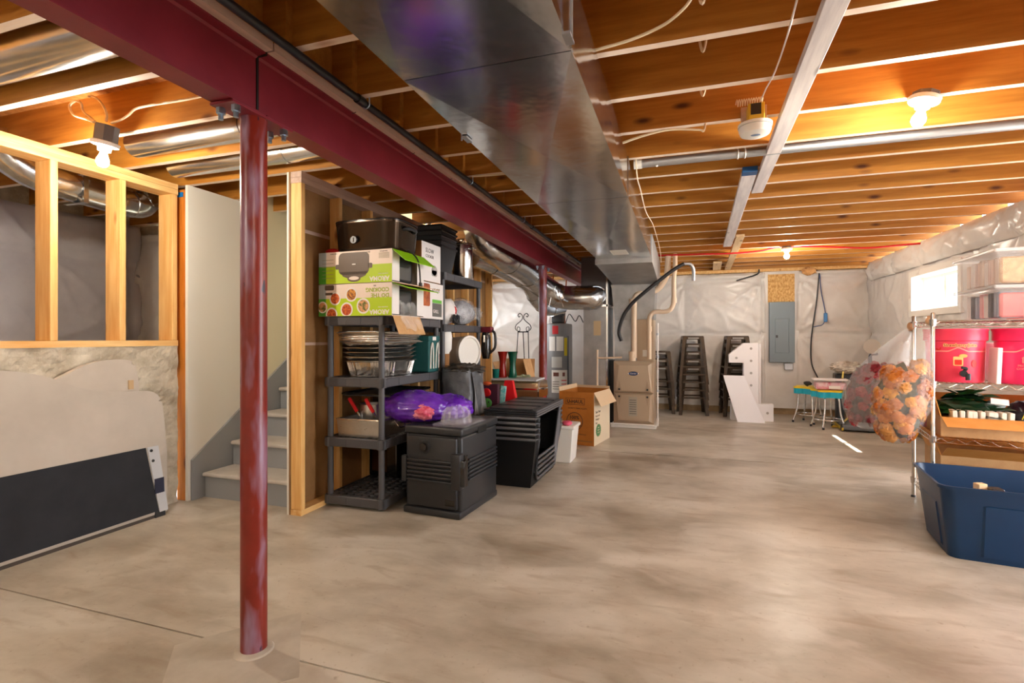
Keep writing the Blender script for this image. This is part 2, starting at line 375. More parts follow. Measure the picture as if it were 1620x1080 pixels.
# left half wall of cast concrete, stud wall above it
bm = new()
def fw(i, j):
    y = -1.2+i*4.03; z = j*1.155
    d = .012*noise.fractal(Vector((y*6, z*9, 1)), 1, 2, 4)+.006*noise.noise(Vector((y*25, z*30, 4)))
    return (-3.555+d, y, z)
grid(bm, fw, 150, 48); box(bm, -3.83, -3.575, -1.2, 2.83, 0, 1.155)
wl = struct('wall_left', bm, M['rough_concrete'])
bm = new(); box(bm, -3.69, -3.55, -1.2, 2.83, 1.155, 1.195); obj('sill_plate', bm, M['plate'], wl)
for z in (2.27, 2.31):
    bm = new(); box(bm, -3.69, -3.55, -1.2, 2.83, z, z+.038); obj('top_plate', bm, M['plate'], wl)
bm = new(); box(bm, -.07, .07, -.020, .020, 1.195, 2.27, .003, 1); st = obj('stud', bm, M['stud'], wl, (-3.62, 2.04, 0))
for y in (2.436, 2.805, 1.63, 1.23, .82): inst(st, wl, (-3.62, y, 0))
# crawl space behind the half wall
bm = new(); box(bm, -5.6, -3.83, -1.2, 4.2, .9, 1.1); struct('floor_crawl_space', bm, M['rough_concrete'])
bm = new(); box(bm, -5.6, -5.3, -1.6, 4.2, 1.1, JZ+.24); struct('wall_crawl_side', bm, M['rough_concrete'])
bm = new(); box(bm, -5.3, -3.6, 3.8, 4.0, 1.1, JZ); struct('wall_crawl_back', bm, M['rough_concrete'])
blanket('insulation_blanket', 'greyish poly sheet on the crawl space side wall seen through the studs', (-5.28, 3.78, 0), (0, -1, 0), (1, 0, 0), 4.6, 1.1, 2.34,
        [.1, .85, 1.62, 2.6, 3.6], [1.16, 1.94], 8, M['poly_grey'], bulge=.07, amp=.03)
blanket('insulation_blanket', 'pale poly sheet hanging in folds at the crawl space corner beside the drywall', (-5.25, 3.78, 0), (1, 0, 0), (0, -1, 0), 1.5, 1.1, 2.25,
        [.05, .9], [1.12, 2.2], 9, M['poly'], bulge=.05, amp=.035)
# stair well: drywall, timber corner post, partition
bm = new(); box(bm, -3.515, -3.49, 2.86, 3.36, 0, JZ); ws = struct('wall_stair', bm, M['drywall'])
bm = new(); box(bm, -3.60, -3.515, 2.86, 2.90, 0, JZ-.03, .003, 1); obj('corner_stud', bm, M['stain_stud'], ws)
bm = new(); box(bm, -3.598, -3.535, 2.855, 2.862, 2.265, 2.30); obj('tape_strip', bm, pm('blue_tape', 20, 120, 200, .6), ws)
bm = new(); box(bm, -3.515, -3.491, 3.36, 6.6, 0, 3.4); struct('wall_stair_upper', bm, M['cream'])
bm = new(); box(bm, -3.5, -2.56, 6.58, 6.62, 0, 3.4); struct('wall_stair_end', bm, M['cream'])
wp = struct('wall_partition', (lambda b: (box(b, -2.565, -2.552, 2.86, 6.6, 0, JZ), b)[1])(new()), M['paper'])
bm = new(); box(bm, -2.58, -2.5655, 2.858, 6.6, 0, JZ); obj('drywall_face', bm, M['drywall'], wp)
bm = new(); box(bm, -2.55, -2.461, 2.86, 6.6, 0, .038); obj('bottom_plate', bm, M['plate'], wp)
for z in (JZ-.078, JZ-.039):
    bm = new(); box(bm, -2.55, -2.461, 2.86, 6.6, z, z+.038); obj('top_plate', bm, M['nailer'], wp)
bm = new(); box(bm, -.0445, .0445, -.019, .019, .038, JZ-.078, .003, 1); st2 = obj('stud', bm, M['stud'], wp, (-2.5055, 2.88, 0))
for k in range(1, 10): inst(st2, wp, (-2.5055, 2.88+.4064*k, 0))
bm = new(); box(bm, -2.5515, -2.5495, 2.92, 6.5, 1.16, 1.18); box(bm, -2.5515, -2.5495, 2.92, 6.5, 1.96, 1.985); obj('drywall_seam', bm, M['nailer'], wp)
# unseen light well added above the stairs, open at the ends for daylight
bm = new(); box(bm, -3.6, -1.0, 3.9, 7.2, 3.9, 4.0); struct('ceiling_light_well', bm, M['drywall'])
bm = new(); box(bm, -3.9, -3.84, 6.6, 7.0, 0, JZ); box(bm, -3.9, -3.84, 8.7, 9.2, 0, JZ); box(bm, -3.9, -3.84, 7.0, 8.7, 0, 1.2); box(bm, -3.9, -3.84, 7.0, 8.7, 1.95, JZ); struct('wall_left_rear', bm, M['poly'])  # unseen window opening added at the left rear for daylight
bm = new(); box(bm, -2.58, -2.55, 4.4, 6.62, JZ+.26, 3.9); struct('wall_light_well', bm, M['cream'])  # added unseen side wall so light enters the well only at its ends
# staircase
sw = thing('staircase', 'grey painted staircase with pale treads rising between white walls', 'staircase', (-3.02, 2.98, 0))
rise, run = .192, .258
tr = rs = None
for k in range(12):
    y = run*k; z = rise*(k+1)
    if tr is None:
        bm = new(); box(bm, -.44, .44, -.028, run+.01, -.03, 0, .01, 2); tr = obj('tread', bm, M['tread'], sw, (0, y, z))
        bm = new(); box(bm, -.44, .44, 0, .018, -rise, -.031); rs = obj('riser', bm, M['stair_grey'], sw, (0, y, z))
    else: inst(tr, sw, (0, y, z)); inst(rs, sw, (0, y, z))
bm = new(); prism(bm, [(-.1, 0), (-.1, .30), (run*12-.1, .30+rise*12), (run*12, .30+rise*12), (run*12, rise*12-.25), (.2, -0)], 'x', -.468, -.45); obj('skirt_board', bm, M['stair_grey'], sw)
bm = new(); prism(bm, [(.02, 0), (.02, .26), (run*12-.1, .26+rise*12), (run*12, .26+rise*12), (run*12, rise*12-.25), (.2, -0)], 'x', .445, .455); obj('skirt_board', bm, M['stair_grey'], sw)
bm = new(); tube(bm, [(.385, 1.0, 1.67), (.385, 2.6, 2.87)], .022, 10); 
hr = obj('handrail', bm, M['steel'], sw, smooth=60)
bm = new(); tube(bm, [(.385, 1.2, 1.81), (.44, 1.2, 1.79), (.455, 1.2, 1.79)], .008, 6); obj('bracket', bm, M['steel'], hr)
# ---------------------------------------------------------------- steel beams and columns
def at(u, v, y):
    """point of the sight line through photograph pixel (u, v) at depth y (1620 x 1080 frame)"""
    a = (u-810)/812; t = y/(.94897+a*.31554)
    return Vector((t*(-.31554+a*.94897), y, 1.21+t*(535-v)/812))
BX = -1.58
def steel_beam(y0, y1, label):
    t = thing('steel_beam', label, 'beam', (BX, (y0+y1)/2, 2.07))
    h = (y1-y0)/2
    bm = new(); prism(bm, [(-.05, 0), (.05, 0), (.05, .006), (.012, .009), (.0035, .017), (.0035, .229), (.012, .237), (.05, .24), (.05, .246), (-.05, .246),
                           (-.05, .24), (-.012, .237), (-.0035, .229), (-.0035, .017), (-.012, .009), (-.05, .006)], 'y', -h, h)
    obj('i_section', bm, M['beam_red'], t)
    bm = new(); box(bm, -.085, .085, -h, h, .247, .279); obj('nailer_plate', bm, M['nailer'], t)
    return t
b1 = steel_beam(-1.5, 1.583, 'red steel I-beam in the top left corner, running towards the viewer from the near column')
b2 = steel_beam(1.591, 9.1, 'long red steel I-beam running from the near column to the back wall')
bm = new(); box(bm, -.007, .007, -.005, .005, .012, .236); box(bm, -.02, .05, -.0045, .0045, .236, .248); obj('weld_seam', bm, M['black_gap'], b2, (0, -3.7585, 0))
for yy in (-3.2, -2.62, -2.1, -1.3, -.4):
    bm = new(); tube(bm, [(.052+.012*math.sin(a), yy+.008*math.cos(a)*1.5, .25+.012*math.cos(a)) for a in [k*PI/5 for k in range(8)]], .0018, 5); obj('bent_nail', bm, M['black'], b2)
def column(x, y, label, nb):
    t = thing('steel_column', label, 'column', (x, y, 0))
    bm = new(); lathe(bm, [(.0478, .0), (.0478, 2.058)], n=32); obj('pipe', bm, M['column'], t, smooth=60)
    bm = new(); box(bm, -.055, .055, -.15, .15, 2.058, 2.069, .002, 1); cp = obj('cap_plate', bm, M['beam_red'], t)
    for sx in (-1, 1):
        for sy in (-1, 1):
            bm = new(); lathe(bm, [(.016, 2.036), (.016, 2.058)], sx*.036, sy*.118, 6); lathe(bm, [(.009, 2.015), (.009, 2.036)], sx*.036, sy*.118, 8); obj('bolt', bm, M['bolt'], cp)
    bm = new(); lathe(bm, [(.075, .0), (.068, .006), (.049, .012)], n=24, cap=False); obj('grout_ring', bm, M['concrete2'], t)
column(BX, 1.575, 'worn red steel pipe column nearest the viewer, standing on the bare floor', 4)
column(BX, 5.92, 'far red steel column standing between the water heater and the chafing dish', 4)
# black gas pipe strapped along the beam
t = thing('gas_pipe', 'long black iron pipe strapped beside the top of the red beam', 'pipe', (-1.425, 0, 2.318))
bm = new(); tube(bm, [(0, -1.4, 0), (0, 8.6, 0)], .0165, 12); obj('pipe', bm, M['black_pipe'], t, smooth=60)
for y in (2.02, 4.9): bm = new(); tube(bm, [(0, y, 0), (0, y+.05, 0)], .0215, 12); obj('coupling', bm, M['black_pipe'], t, smooth=60)
for y in (.83, 2.09, 3.35, 4.61, 5.87):
    bm = new(); tube(bm, [(.0195*math.cos(a), y, .0195*math.sin(a)) for a in [math.radians(q) for q in range(180, 361, 20)]]+[(.0195, y, .03)], .004, 6); tube(bm, [(-.0195, y, 0), (-.0195, y, .03)], .004, 6); obj('pipe_strap', bm, M['bolt'], t)

# ---------------------------------------------------------------- main supply duct
t = thing('supply_duct', 'big shiny rectangular sheet metal duct hanging under the joists', 'duct', (-.607, 0, 2.08))
def duct_section(y0, y1, z0=0., z1=0., h=.245, w=.2875, brk=.010):
    bm = new(); V = bm.verts.new
    A = [V((-w, y0, z0)), V((w, y0, z0)), V((w, y1, z1)), V((-w, y1, z1))]; c = V((0, (y0+y1)/2, (z0+z1)/2-brk))
    B = [V((-w, y0, h)), V((w, y0, h)), V((w, y1, h)), V((-w, y1, h))]; r = V((w+brk*.8, (y0+y1)/2, (z0+z1)/4+h/2)); l = V((-w-brk*.8, (y0+y1)/2, (z0+z1)/4+h/2))
    F = bm.faces.new
    for i in range(4): F((A[i], A[(i+1) % 4], c))
    for q in ((A[1], A[2]), (A[2], B[2]), (B[2], B[1]), (B[1], A[1])): F((q[0], q[1], r))
    for q in ((A[0], A[3]), (A[3], B[3]), (B[3], B[0]), (B[0], A[0])): F((q[0], q[1], l))
    F(B); F((A[0], A[1], B[1], B[0])); F((A[3], A[2], B[2], B[3]))
    return bm
ys = [-1.4, .02, 1.53, 3.22, 5.68]
for a, b in zip(ys, ys[1:]):
    sec = obj('duct_section', duct_section(a+.002, b-.002), M['galv'], t)
    if b < 5:
        bm = new(); box(bm, .2865, .2925, b-.012, b+.012, .0, .245); obj('drive_seam', bm, M['galv'], sec)
bm = new(); V = bm.verts.new
w = .2875
prof = [(5.68, -.052), (7.0, -.115), (7.08, -.13), (7.68, -.13), (7.68, .245), (5.68, .245)]
prism(bm, prof, 'x', -w-.02, w+.01); obj('transition', bm, M['galv_dull'], t)
bm = new(); box(bm, -.31, .30, 5.66, 5.70, -.058, .0); obj('end_flange', bm, M['galv_dull'], t)
for sx, y in ((1, 1.45), (-1, 2.05)):
    bm = new(); box(bm, sx*.287-.004, sx*.287+.02, y-.03, y+.03, -.012, -.004); tube(bm, [(sx*.305, y, -.01), (sx*.305, y, .29)], .004, 8); obj('hanger', bm, M['galv_dull'], t)
bm = new(); box(bm, .12, .28, 4.9, 5.2, -.017, -.0125); obj('data_sticker', bm, M['drywall'], t, loc=(-.2, .2, .012))
# plenum and furnace
t = thing('furnace', 'tan gas furnace with oval badge standing under the big duct', 'furnace', (-.633, 7.12, 0))
TAN = pm('furnace_tan', 190, 170, 146, .42, metal=.25); TAN2 = pm('furnace_tan_dark', 176, 156, 132, .45, metal=.2)
bm = new(); box(bm, -.30, .30, -.05, .72, 0, .045, .008, 2); obj('base_pan', bm, M['white'], t)
bm = new(); box(bm, -.267, .267, .012, .70, .045, .90, .004, 1); obj('cabinet', bm, TAN2, t)
for z0, z1, n in ((.07, .468, 0), (.476, .893, 1)):
    bm = new()
    # pillow-shaped door panel: four bevels meeting a raised field
    o_ = [(-.262, z0), (.262, z0), (.262, z1), (-.262, z1)]; zi0, zi1 = (z0+.02, z1-.02)
    i_ = [(-.20, z0+.03), (.20, z0+.03), (.23, z1-.02), (-.23, z1-.02)] if not n else [(-.23, z0+.02), (.23, z0+.02), (.19, z1-.05), (-.19, z1-.05)]
    A = [bm.verts.new((x, .012, z)) for x, z in o_]; B = [bm.verts.new((x, -.004, z)) for x, z in o_]; D = [bm.verts.new((x, -.03, z)) for x, z in i_]
    for k in range(4):
        bm.faces.new((A[k], A[(k+1) % 4], B[(k+1) % 4], B[k])); bm.faces.new((B[k], B[(k+1) % 4], D[(k+1) % 4], D[k]))
    bm.faces.new(D); bm.faces.new(A)
    d = obj('door_panel', bm, TAN, t)
    for sx in (-1, 1):
        zc = z1 if not n else z0
        bm = new(); s = 1 if n else -1
        prism(bm, [(sx*.215, zc+s*.02), (sx*.155, zc+s*.03), (sx*.185, zc+s*.17)], 'y', -.034, -.026); obj('finger_pull', bm, TAN2, d)
        bm = new(); lathe(bm, [(.014, -.05), (.014, -.03)], sx*.185, zc+s*.045, 10, 'y'); obj('knob', bm, M['black'], d)
    if n:
        bm = new(); prism(bm, circ(0, .735, .062, 24, .026), 'y', -.0335, -.0295); bd = obj('badge', bm, pm('badge_blue', 40, 66, 110, .3), d)
        bm = new(); V1 = [(x, z) for x, z in circ(0, .735, .064, 24, .028)]; tube(bm, [(x, -.034, z) for x, z in V1], .003, 5, closed=True); obj('badge_rim', bm, M['chrome'], d)
        text('Carrier', .026, (0, -.035, .727), (1, 0, 0), (0, 0, 1), M['white'], d, align='CENTER')
    else:
        bm = new(); box(bm, -.06, .05, -.0325, -.029, .16, .42); obj('rating_plate', bm, pm('label_grey', 176, 168, 152, .5), d)
        for k in range(7):
            bm = new(); box(bm, -.05, .04, -.0335, -.032, .19+k*.03, .2+k*.03); obj('print_line', bm, pm('print_grey', 110, 104, 98, .6), d)
bm = new(); box(bm, -.27, .03, .16, .68, .90, 1.47); obj('coil_case', bm, M['galv_dull'], t)
bm = new(); box(bm, .03, .255, .155, .68, .90, 1.47); box(bm, .085, .09, .15, .16, .92, 1.45); obj('coil_door', bm, TAN, t)
bm = new(); box(bm, .11, .20, .148, .156, .96, 1.05); obj('warning_label', bm, M['drywall'], t)
bm = new(); frustum(bm, (-.27, .26, .16, .68), (-.31, .28, .10, .70), 1.475, 1.94); obj('plenum', bm, M['galv_dull'], t)
bm = new(); box(bm, -.318, .288, .092, .7, 1.93, 1.952); obj('tape_joint', bm, M['galv_dull'], t)
PV = pm('cream_pvc', 232, 208, 180, .4)
def world_tube(parent, name, pts, r, m, n=10, sm=6):
    o = Vector(parent.location); bm = new(); tube(bm, [p-o for p in smooth_path(pts, sm)], r, n); return obj(name, bm, m, parent, smooth=60)
p = thing('vent_pipe', 'cream plastic vent pipe rising from the furnace top, left of two', 'pipe', (-.655, 7.2, .90))
q = lambda *l: [at(*a) for a in l]
world_tube(p, 'pipe', q((1003, 566, 7.2), (1003, 540, 7.2), (1003, 500, 7.2), (1003, 485, 7.2), (1004, 472, 7.22), (1012, 464, 7.25), (1030, 462, 7.3), (1043, 455, 7.3), (1053, 440, 7.3), (1056, 426, 7.3), (1057, 405, 7.3)), .039, PV, 14)
bm = new(); lathe(bm, [(.046, 0), (.046, .09), (.05, .09), (.05, .13), (.04, .13)], n=16); obj('coupling', bm, PV, p, smooth=50)
bm = new(); lathe(bm, [(.045, .0), (.045, .07)], n=16); obj('coupling', bm, PV, p, (0, 0, .78), smooth=50)
p = thing('vent_pipe', 'thinner cream plastic vent pipe with a double bend, right of two on the furnace', 'pipe', (-.44, 7.2, .90))
world_tube(p, 'pipe', q((1027, 568, 7.2), (1027, 540, 7.2), (1027, 512, 7.2), (1029, 499, 7.2), (1037, 493, 7.2), (1050, 493, 7.2), (1060, 490, 7.2), (1065, 481, 7.2), (1066, 470, 7.2), (1066, 440, 7.2), (1068, 425, 7.25), (1068, 402, 7.3)), .03, PV, 12)
for (u, v) in ((1027, 520), (1066, 475)):
    bm = new(); z = at(u, v, 7.2)-Vector((-.44, 7.2, .90)); lathe(bm, [(.036, z.z-.035), (.036, z.z+.035)], z.x, z.y, 14); obj('coupling', bm, PV, p, smooth=50)
p = thing('refrigerant_line', 'black insulated flexible line arching from the ceiling to the furnace coil', 'hose', at(982, 538, 7.0))
world_tube(p, 'hose', q((983, 539, 7.02), (979, 524, 7.0), (986, 500, 6.98), (1000, 480, 6.98), (1020, 462, 6.98), (1045, 442, 7.0), (1068, 425, 7.02), (1082, 417, 7.04)), .024, M['black'], 10)
world_tube(p, 'grey_end', q((1082, 417, 7.04), (1092, 418, 7.06), (1097, 427, 7.08), (1097, 444, 7.1)), .022, M['galv_dull'], 10)
p = thing('drain_pipe', 'thin cream plastic drain pipe beside the furnace, left of it', 'pipe', at(945, 625, 7.05))
world_tube(p, 'pipe', q((945, 640, 7.05), (945, 600, 7.05), (945, 553, 7.05)), .013, PV, 8, 2)
world_tube(p, 'branch', q((945, 566, 7.05), (960, 566, 7.05), (984, 565, 7.07)), .013, PV, 8, 2)
p = thing('condensate_tube', 'thin white tube running down the right corner of the furnace', 'pipe', (-.315, 7.06, .05))
bm = new(); tube(bm, [(0, 0, -.0), (0, 0, 1.36)], .011, 8); tube(bm, [(-.02, 0, .0), (-.62, 0, .0)], .014, 8); obj('tube', bm, M['white'], p, smooth=60)
for z in (.45, .9, 1.2): 
    bm = new(); lathe(bm, [(.016, z), (.016, z+.03)], n=8); obj('clip', bm, M['galv_dull'], p)
# return duct
t = thing('return_duct', 'pale galvanised return duct standing left of the furnace', 'duct', (-1.14, 7.3, 0))
bm = new(); box(bm, -.17, .16, -.2, .4, .0, 1.66); obj('drop', bm, M['galv_dull'], t)
bm = new(); box(bm, -.20, .17, -.22, .44, 1.66, 2.33); obj('trunk', bm, pm('dull_grey_sheet', 96, 92, 94, .45, metal=.6), t)
bm = new(); box(bm, -.205, .175, -.225, .445, 1.645, 1.675); box(bm, .145, .168, -.225, -.2, 0, 2.2); obj('flange', bm, M['galv'], t)
bm = new(); box(bm, -.03, .07, -.203, -.2, 1.25, 1.45); obj('tag_card', bm, pm('kraft_tag', 206, 180, 140, .6), t)
bm = new(); box(bm, .165, .23, .0, .4, .0, .9); obj('filter_rack', bm, M['black'], t)
def round_duct(label, pts, r, bands, sm=5, loc=None, n=20):
    t = thing('round_duct', label, 'duct', pts[0]); world_tube(t, 'pipe', pts, r, M['galv_duct'], n, sm)
    P = smooth_path(pts, 12)
    for b in bands:
        i = int(b*(len(P)-2)); d = (P[i+1]-P[i]).normalized()
        bm = new(); tube(bm, [P[i]-d*.012-pts[0], P[i]+d*.012-pts[0]], r+.006, n); obj('seam_band', bm, M['galv'], t, smooth=60)
    return t
round_duct('fat round galvanised duct bending under the red beam into the return duct', q((752, 352, 5.35), (765, 383, 5.4), (795, 405, 5.7), (830, 428, 6.25), (858, 452, 6.75), (885, 469, 6.98), (915, 471, 7.0), (940, 471, 7.06))+[Vector((-1.2, 7.12, 1.80))], .165, (.12, .3, .42, .62, .75, .84, .92))
round_duct('thinner round galvanised duct passing below the fat one', q((748, 408, 5.5), (775, 418, 5.8), (805, 432, 6.2), (835, 450, 6.6), (850, 475, 6.9), (868, 488, 7.2))+[at(890, 485, 7.4)], .105, (.2, .45, .62, .75, .9))
bm = new()
for (u0, v0, u1, v1) in ((876, 452, 868, 486), (880, 452, 891, 485)): tube(bm, [at(u0, v0, 6.76), at(u1, v1, 6.76)], .006, 6)
o = obj('hanger_strap', bm, M['galv']); tag(o, 'pair of metal straps slung around the round duct behind the far column', 'strap')
# supply branches on the left, between the joists
def bay_duct(y, x0, x1, z, r, label):
    t = thing('branch_duct', label, 'duct', (x0, y, z))
    bm = new(); tube(bm, [(0, 0, 0), (x1-x0, 0, 0)], r, 20); obj('pipe', bm, M['galv_duct'], t, smooth=60)
    bm = new(); tube(bm, [((x1-x0)*.55, 0, 0), ((x1-x0)*.55+.03, 0, 0)], r+.004, 20); obj('seam_band', bm, M['galv'], t, smooth=60)
bay_duct(1.43, -5.2, -1.66, 2.445, .10, 'round branch duct in the joist bay nearest the top left corner')
bay_duct(2.27, -3.2, -1.66, 2.40, .075, 'round branch duct in the joist bay behind the left bulb')
bay_duct(2.69, -3.4, -1.66, 2.42, .075, 'round branch duct in the second joist bay behind the left bulb')
t = thing('crawl_duct', 'sheet metal duct elbow hanging in the crawl space behind the studs', 'duct', (-3.95, 2.4, 2.235))
bm = new(); tube(bm, smooth_path([(0, -.48, .22), (0, -.42, .12), (0, -.25, .03), (0, 0, 0), (0, .3, -.015), (-.02, .45, .0), (-.09, .55, .08), (-.13, .6, .2)], 6), .095, 16); obj('pipe', bm, M['galv_duct'], t, smooth=60)
for k, (x, y, z) in enumerate(((0, -.2, .022), (0, .28, -.015), (-.004, .37, -.01), (-.03, .46, .01))):
    bm = new(); lathe(bm, [(.101, -.01), (.101, .01)], n=16, ax='y'); obj('seam_band', bm, M['galv'], t, (x, y, z), ((0, 0, .1, .35)[k], 0, (0, 0, .1, .3)[k]), smooth=60)
bm = new(); box(bm, -.10, .10, -.015, .015, -.103, -.10); box(bm, .098, .101, -.015, .015, -.103, .11); obj('hanger', bm, M['galv'], t)
# water heater
t = thing('water_heater', 'grey tank water heater with red tag and white labels behind the far column', 'water heater', (-2.02, 8.6, 0))
G = pm('heater_grey', 126, 126, 128, .4)
bm = new(); lathe(bm, [(.2, 0), (.235, .04), (.235, 1.42), (.23, 1.45), (.12, 1.47)], n=36); obj('tank', bm, G, t, smooth=40)
fd = math.atan2(-8.6, 2.02)     # faces the camera
def lab(name, m, a0, a1, z0, z1, r=.2375):
    bm = new(); grid(bm, lambda i, j: (r*math.cos(fd+a0+(a1-a0)*i), r*math.sin(fd+a0+(a1-a0)*i), z0+(z1-z0)*j), 6, 1); return obj(name, bm, m, t)
WL, RL = pm('label_white', 226, 222, 216, .5), pm('label_red', 196, 36, 44, .5)
lab('red_tag', RL, -.45, -.02, 1.28, 1.42)
lab('white_label', WL, -.7, -.25, 1.0, 1.24); lab('white_label', WL, -.15, .35, 1.0, 1.24)
lab('yellow_energy_label', pm('label_yellow', 236, 214, 40, .5), .42, .75, .92, 1.22)
lab('grey_label', pm('label_lightgrey', 190, 188, 184, .5), -.5, .25, .72, .9)
lab('white_label', WL, -.5, .75, .3, .68)
for a0, a1, z0, z1 in ((-.45, .1, .56, .66), (.2, .55, .56, .66)): lab('pictogram', pm('picto_brown', 120, 70, 60, .5), a0+.08, a1-.08, z0+.015, z1-.02, .2385)
for z in (.38, .44, .5): lab('print_line', pm('print_red', 200, 60, 60, .6), .2, .6, z, z+.015, .2385)
for z in (.36, .40, .44, .48): lab('print_line', pm('print_grey', 110, 104, 98, .6), -.42, .05, z, z+.01, .2385)
bm = new(); box(bm, -.10, .10, -.10, .10, 1.47, 1.60, .02, 2); box(bm, -.07, .11, -.08, .08, 1.58, 1.74, .03, 2); lathe(bm, [(.05, 1.7), (.05, 1.9)], n=12); obj('vent_blower', bm, M['black'], t, smooth=40)
bm = new(); tube(bm, smooth_path([(.14, -.1, 1.45), (.2, -.05, 1.62), (.28, .05, 1.5), (.34, .1, 1.6), (.4, .15, 1.48)], 6), .008, 6); obj('power_cord', bm, M['black'], t)
bm = new(); tube(bm, [(.2, -.17, 1.25), (.205, -.175, .2)], .012, 8); obj('relief_pipe', bm, M['black'], t)
bm = new(); tube(bm, smooth_path([(.1, .05, 1.46), (.1, .05, 1.7), (.12, .1, 2.3)], 4), .012, 8); tube(bm, smooth_path([(-.1, .05, 1.46), (-.1, .05, 1.7), (-.12, .1, 2.3)], 4), .012, 8); obj('water_pipe', bm, pm('copper', 184, 110, 70, .3, metal=1), t)

# ---------------------------------------------------------------- lamps, detector, pipes and cables under the ceiling
def lamp(loc, label, box_h=.03, tilt=0):
    t = thing('lamp_holder', label, 'lamp', loc, rot=(0, tilt, 0), group='bare bulbs on the joists')
    bm = new(); lathe(bm, [(.055, -box_h), (.055, 0)], n=8); obj('junction_box', bm, pm('box_grey', 96, 92, 92, .5), t)
    bm = new(); lathe(bm, [(.02, -box_h-.055), (.03, -box_h-.05), (.034, -box_h-.03), (.062, -box_h-.022), (.066, -box_h-.004), (.06, -box_h)], n=24); obj('porcelain_base', bm, M['white'], t, smooth=50)
    bm = new(); lathe(bm, [(.004, -box_h-.135), (.02, -box_h-.13), (.029, -box_h-.112), (.029, -box_h-.098), (.02, -box_h-.076), (.014, -box_h-.052)], n=16); obj('bulb', bm, M['bulb'], t, smooth=180)
    return t
lamp((1.08, 2.885, JZ+.004), 'bare lit bulb in a white porcelain holder under the right-hand joists', .02, .25)
lamp((-2.93, 1.93, JZ-.0), 'bare lit bulb hanging under a grey box on the left, beside the stud wall', .085, .2)
lamp((1.225, 7.117, JZ+.0), 'small far bare lit bulb near the back wall, under the joists', .02)
lamp((1.0, -.863, JZ+.0), 'added fill bulb on the joists behind the viewer, right of the big duct', .02)  # unseen lamp added to fill the room with light from behind
lamp((-2.7, -.863, JZ+.0), 'added fill bulb on the joists behind the viewer, left of the red beam', .02)  # second unseen lamp, added as fill light for the left side
t = thing('smoke_detector', 'round white smoke detector hanging from a yellow box beside the long board', 'smoke detector', (.345, 2.835, 2.225))
bm = new(); lathe(bm, [(.045, 0), (.068, .01), (.076, .03), (.076, .044)], n=28); lathe(bm, [(.08, .046), (.08, .06)], n=28); obj('body', bm, M['white'], t, smooth=40)
bm = new(); prism(bm, circ(.0, -.02, .022, 12, .012), 'z', -.002, .004); obj('logo_oval', bm, pm('logo_blue', 120, 140, 170, .5), t)
bm = new(); box(bm, -.035, .04, -.04, .05, .06, .155, .004, 1); jb = obj('junction_box', bm, pm('box_yellow', 214, 180, 50, .5), t)
bm = new(); box(bm, -.024, .024, -.042, -.039, .095, .15); obj('dark_label', bm, M['black'], jb)
bm = new(); box(bm, -.06, .06, .04, .06, .07, .17); obj('bracket', bm, M['nailer'], t)
bm = new(); tube(bm, [(-.09+.10*k/60, -.03+.018*math.cos(k*.95), .165+.016*math.sin(k*.95)) for k in range(75)], .0025, 5); obj('coiled_wire', bm, M['cable'], t)
t = thing('ceiling_conduit', 'thin grey metal conduit crossing under the right-hand joists to the bulb', 'conduit', (-.3, 3.415, 2.338))
bm = new(); tube(bm, [(0, 0, 0), (2.95, 0, 0)], .027, 14); obj('pipe', bm, mat('conduit_grey', (.5, .53, .57), .42, metal=.9), t, smooth=60)
for x in (.62, .66): 
    bm = new(); tube(bm, [(x, .029*math.cos(a), .029*math.sin(a)) for a in [2*PI*k/16 for k in range(16)]], .004, 6, closed=True); obj('zip_tie', bm, M['white'], t)
bm = new(); tube(bm, [(.14, -.01, -.03), (.17, .0, .0), (.25, .0, -.02)], .006, 6); obj('tie_tail', bm, M['white'], t)
bm = new(); tube(bm, [(0, 0, 0), (.05, 0, 0)], .03, 12); obj('coupling', bm, M['white'], t)
bm = new(); tube(bm, smooth_path([at(1040, 404, 7.3), at(1100, 402, 7.2), at(1150, 401, 7.2), at(1200, 397, 7.2), at(1235, 391, 7.2), at(1300, 390, 7.2), at(1370, 392, 7.2), at(1420, 388, 7.2), at(1490, 382, 7.2)], 6), .011, 8)
o = obj('water_tube', bm, pm('pex_red', 214, 30, 40, .35), smooth=60); tag(o, 'red plastic water tube strung across the far joists', 'tube')
def board(label, p0, p1, w, m, z=JZ-.001, h=.036):
    a, b = Vector((*p0, 0)), Vector((*p1, 0)); L = (b-a).length
    bm = new(); box(bm, -w/2, w/2, -L/2, L/2, -h, 0, .002, 1); o = obj('brace_board', bm, m, loc=((a.x+b.x)/2, (a.y+b.y)/2, z), rot=(0, 0, math.atan2(-(b.x-a.x), b.y-a.y)))
    tag(o, label, 'board', 'boards nailed across the joists'); return o
board('long grey weathered board nailed across the joists near the smoke detector', (.45, .5), (.535, 4.29), .078, M['brace'])
bd = board('grey board with a blue-painted end, second across the joists', (.425, 3.73), (.51, 6.70), .092, M['brace'], h=.034)
bm = new(); box(bm, -.0465, .0465, -1.489, -1.40, -.0345, .0005); obj('blue_end', bm, pm('blue_paint', 26, 78, 128, .5), bd)
board('yellowish board across the far joists, beyond the blue-ended one', (.60, 6.12), (.69, 9.0), .085, M['brace2'], h=.03)
board('short pale board nailed by the wall, furthest of the ceiling boards', (.49, 8.15), (.53, 9.05), .12, M['brace2'], h=.025)
bm = new(); tube(bm, smooth_path(q((928, 83, 2.02), (950, 77, 2.0), (1000, 62, 1.97), (1047, 41, 1.94), (1075, 20, 1.9), (1093, -2, 1.86), (1105, -40, 1.8)), 6), .006, 6)
o = obj('cable', bm, M['cable'], smooth=60); tag(o, 'cream cable looping along the nearest right-hand joist above the duct', 'cable')
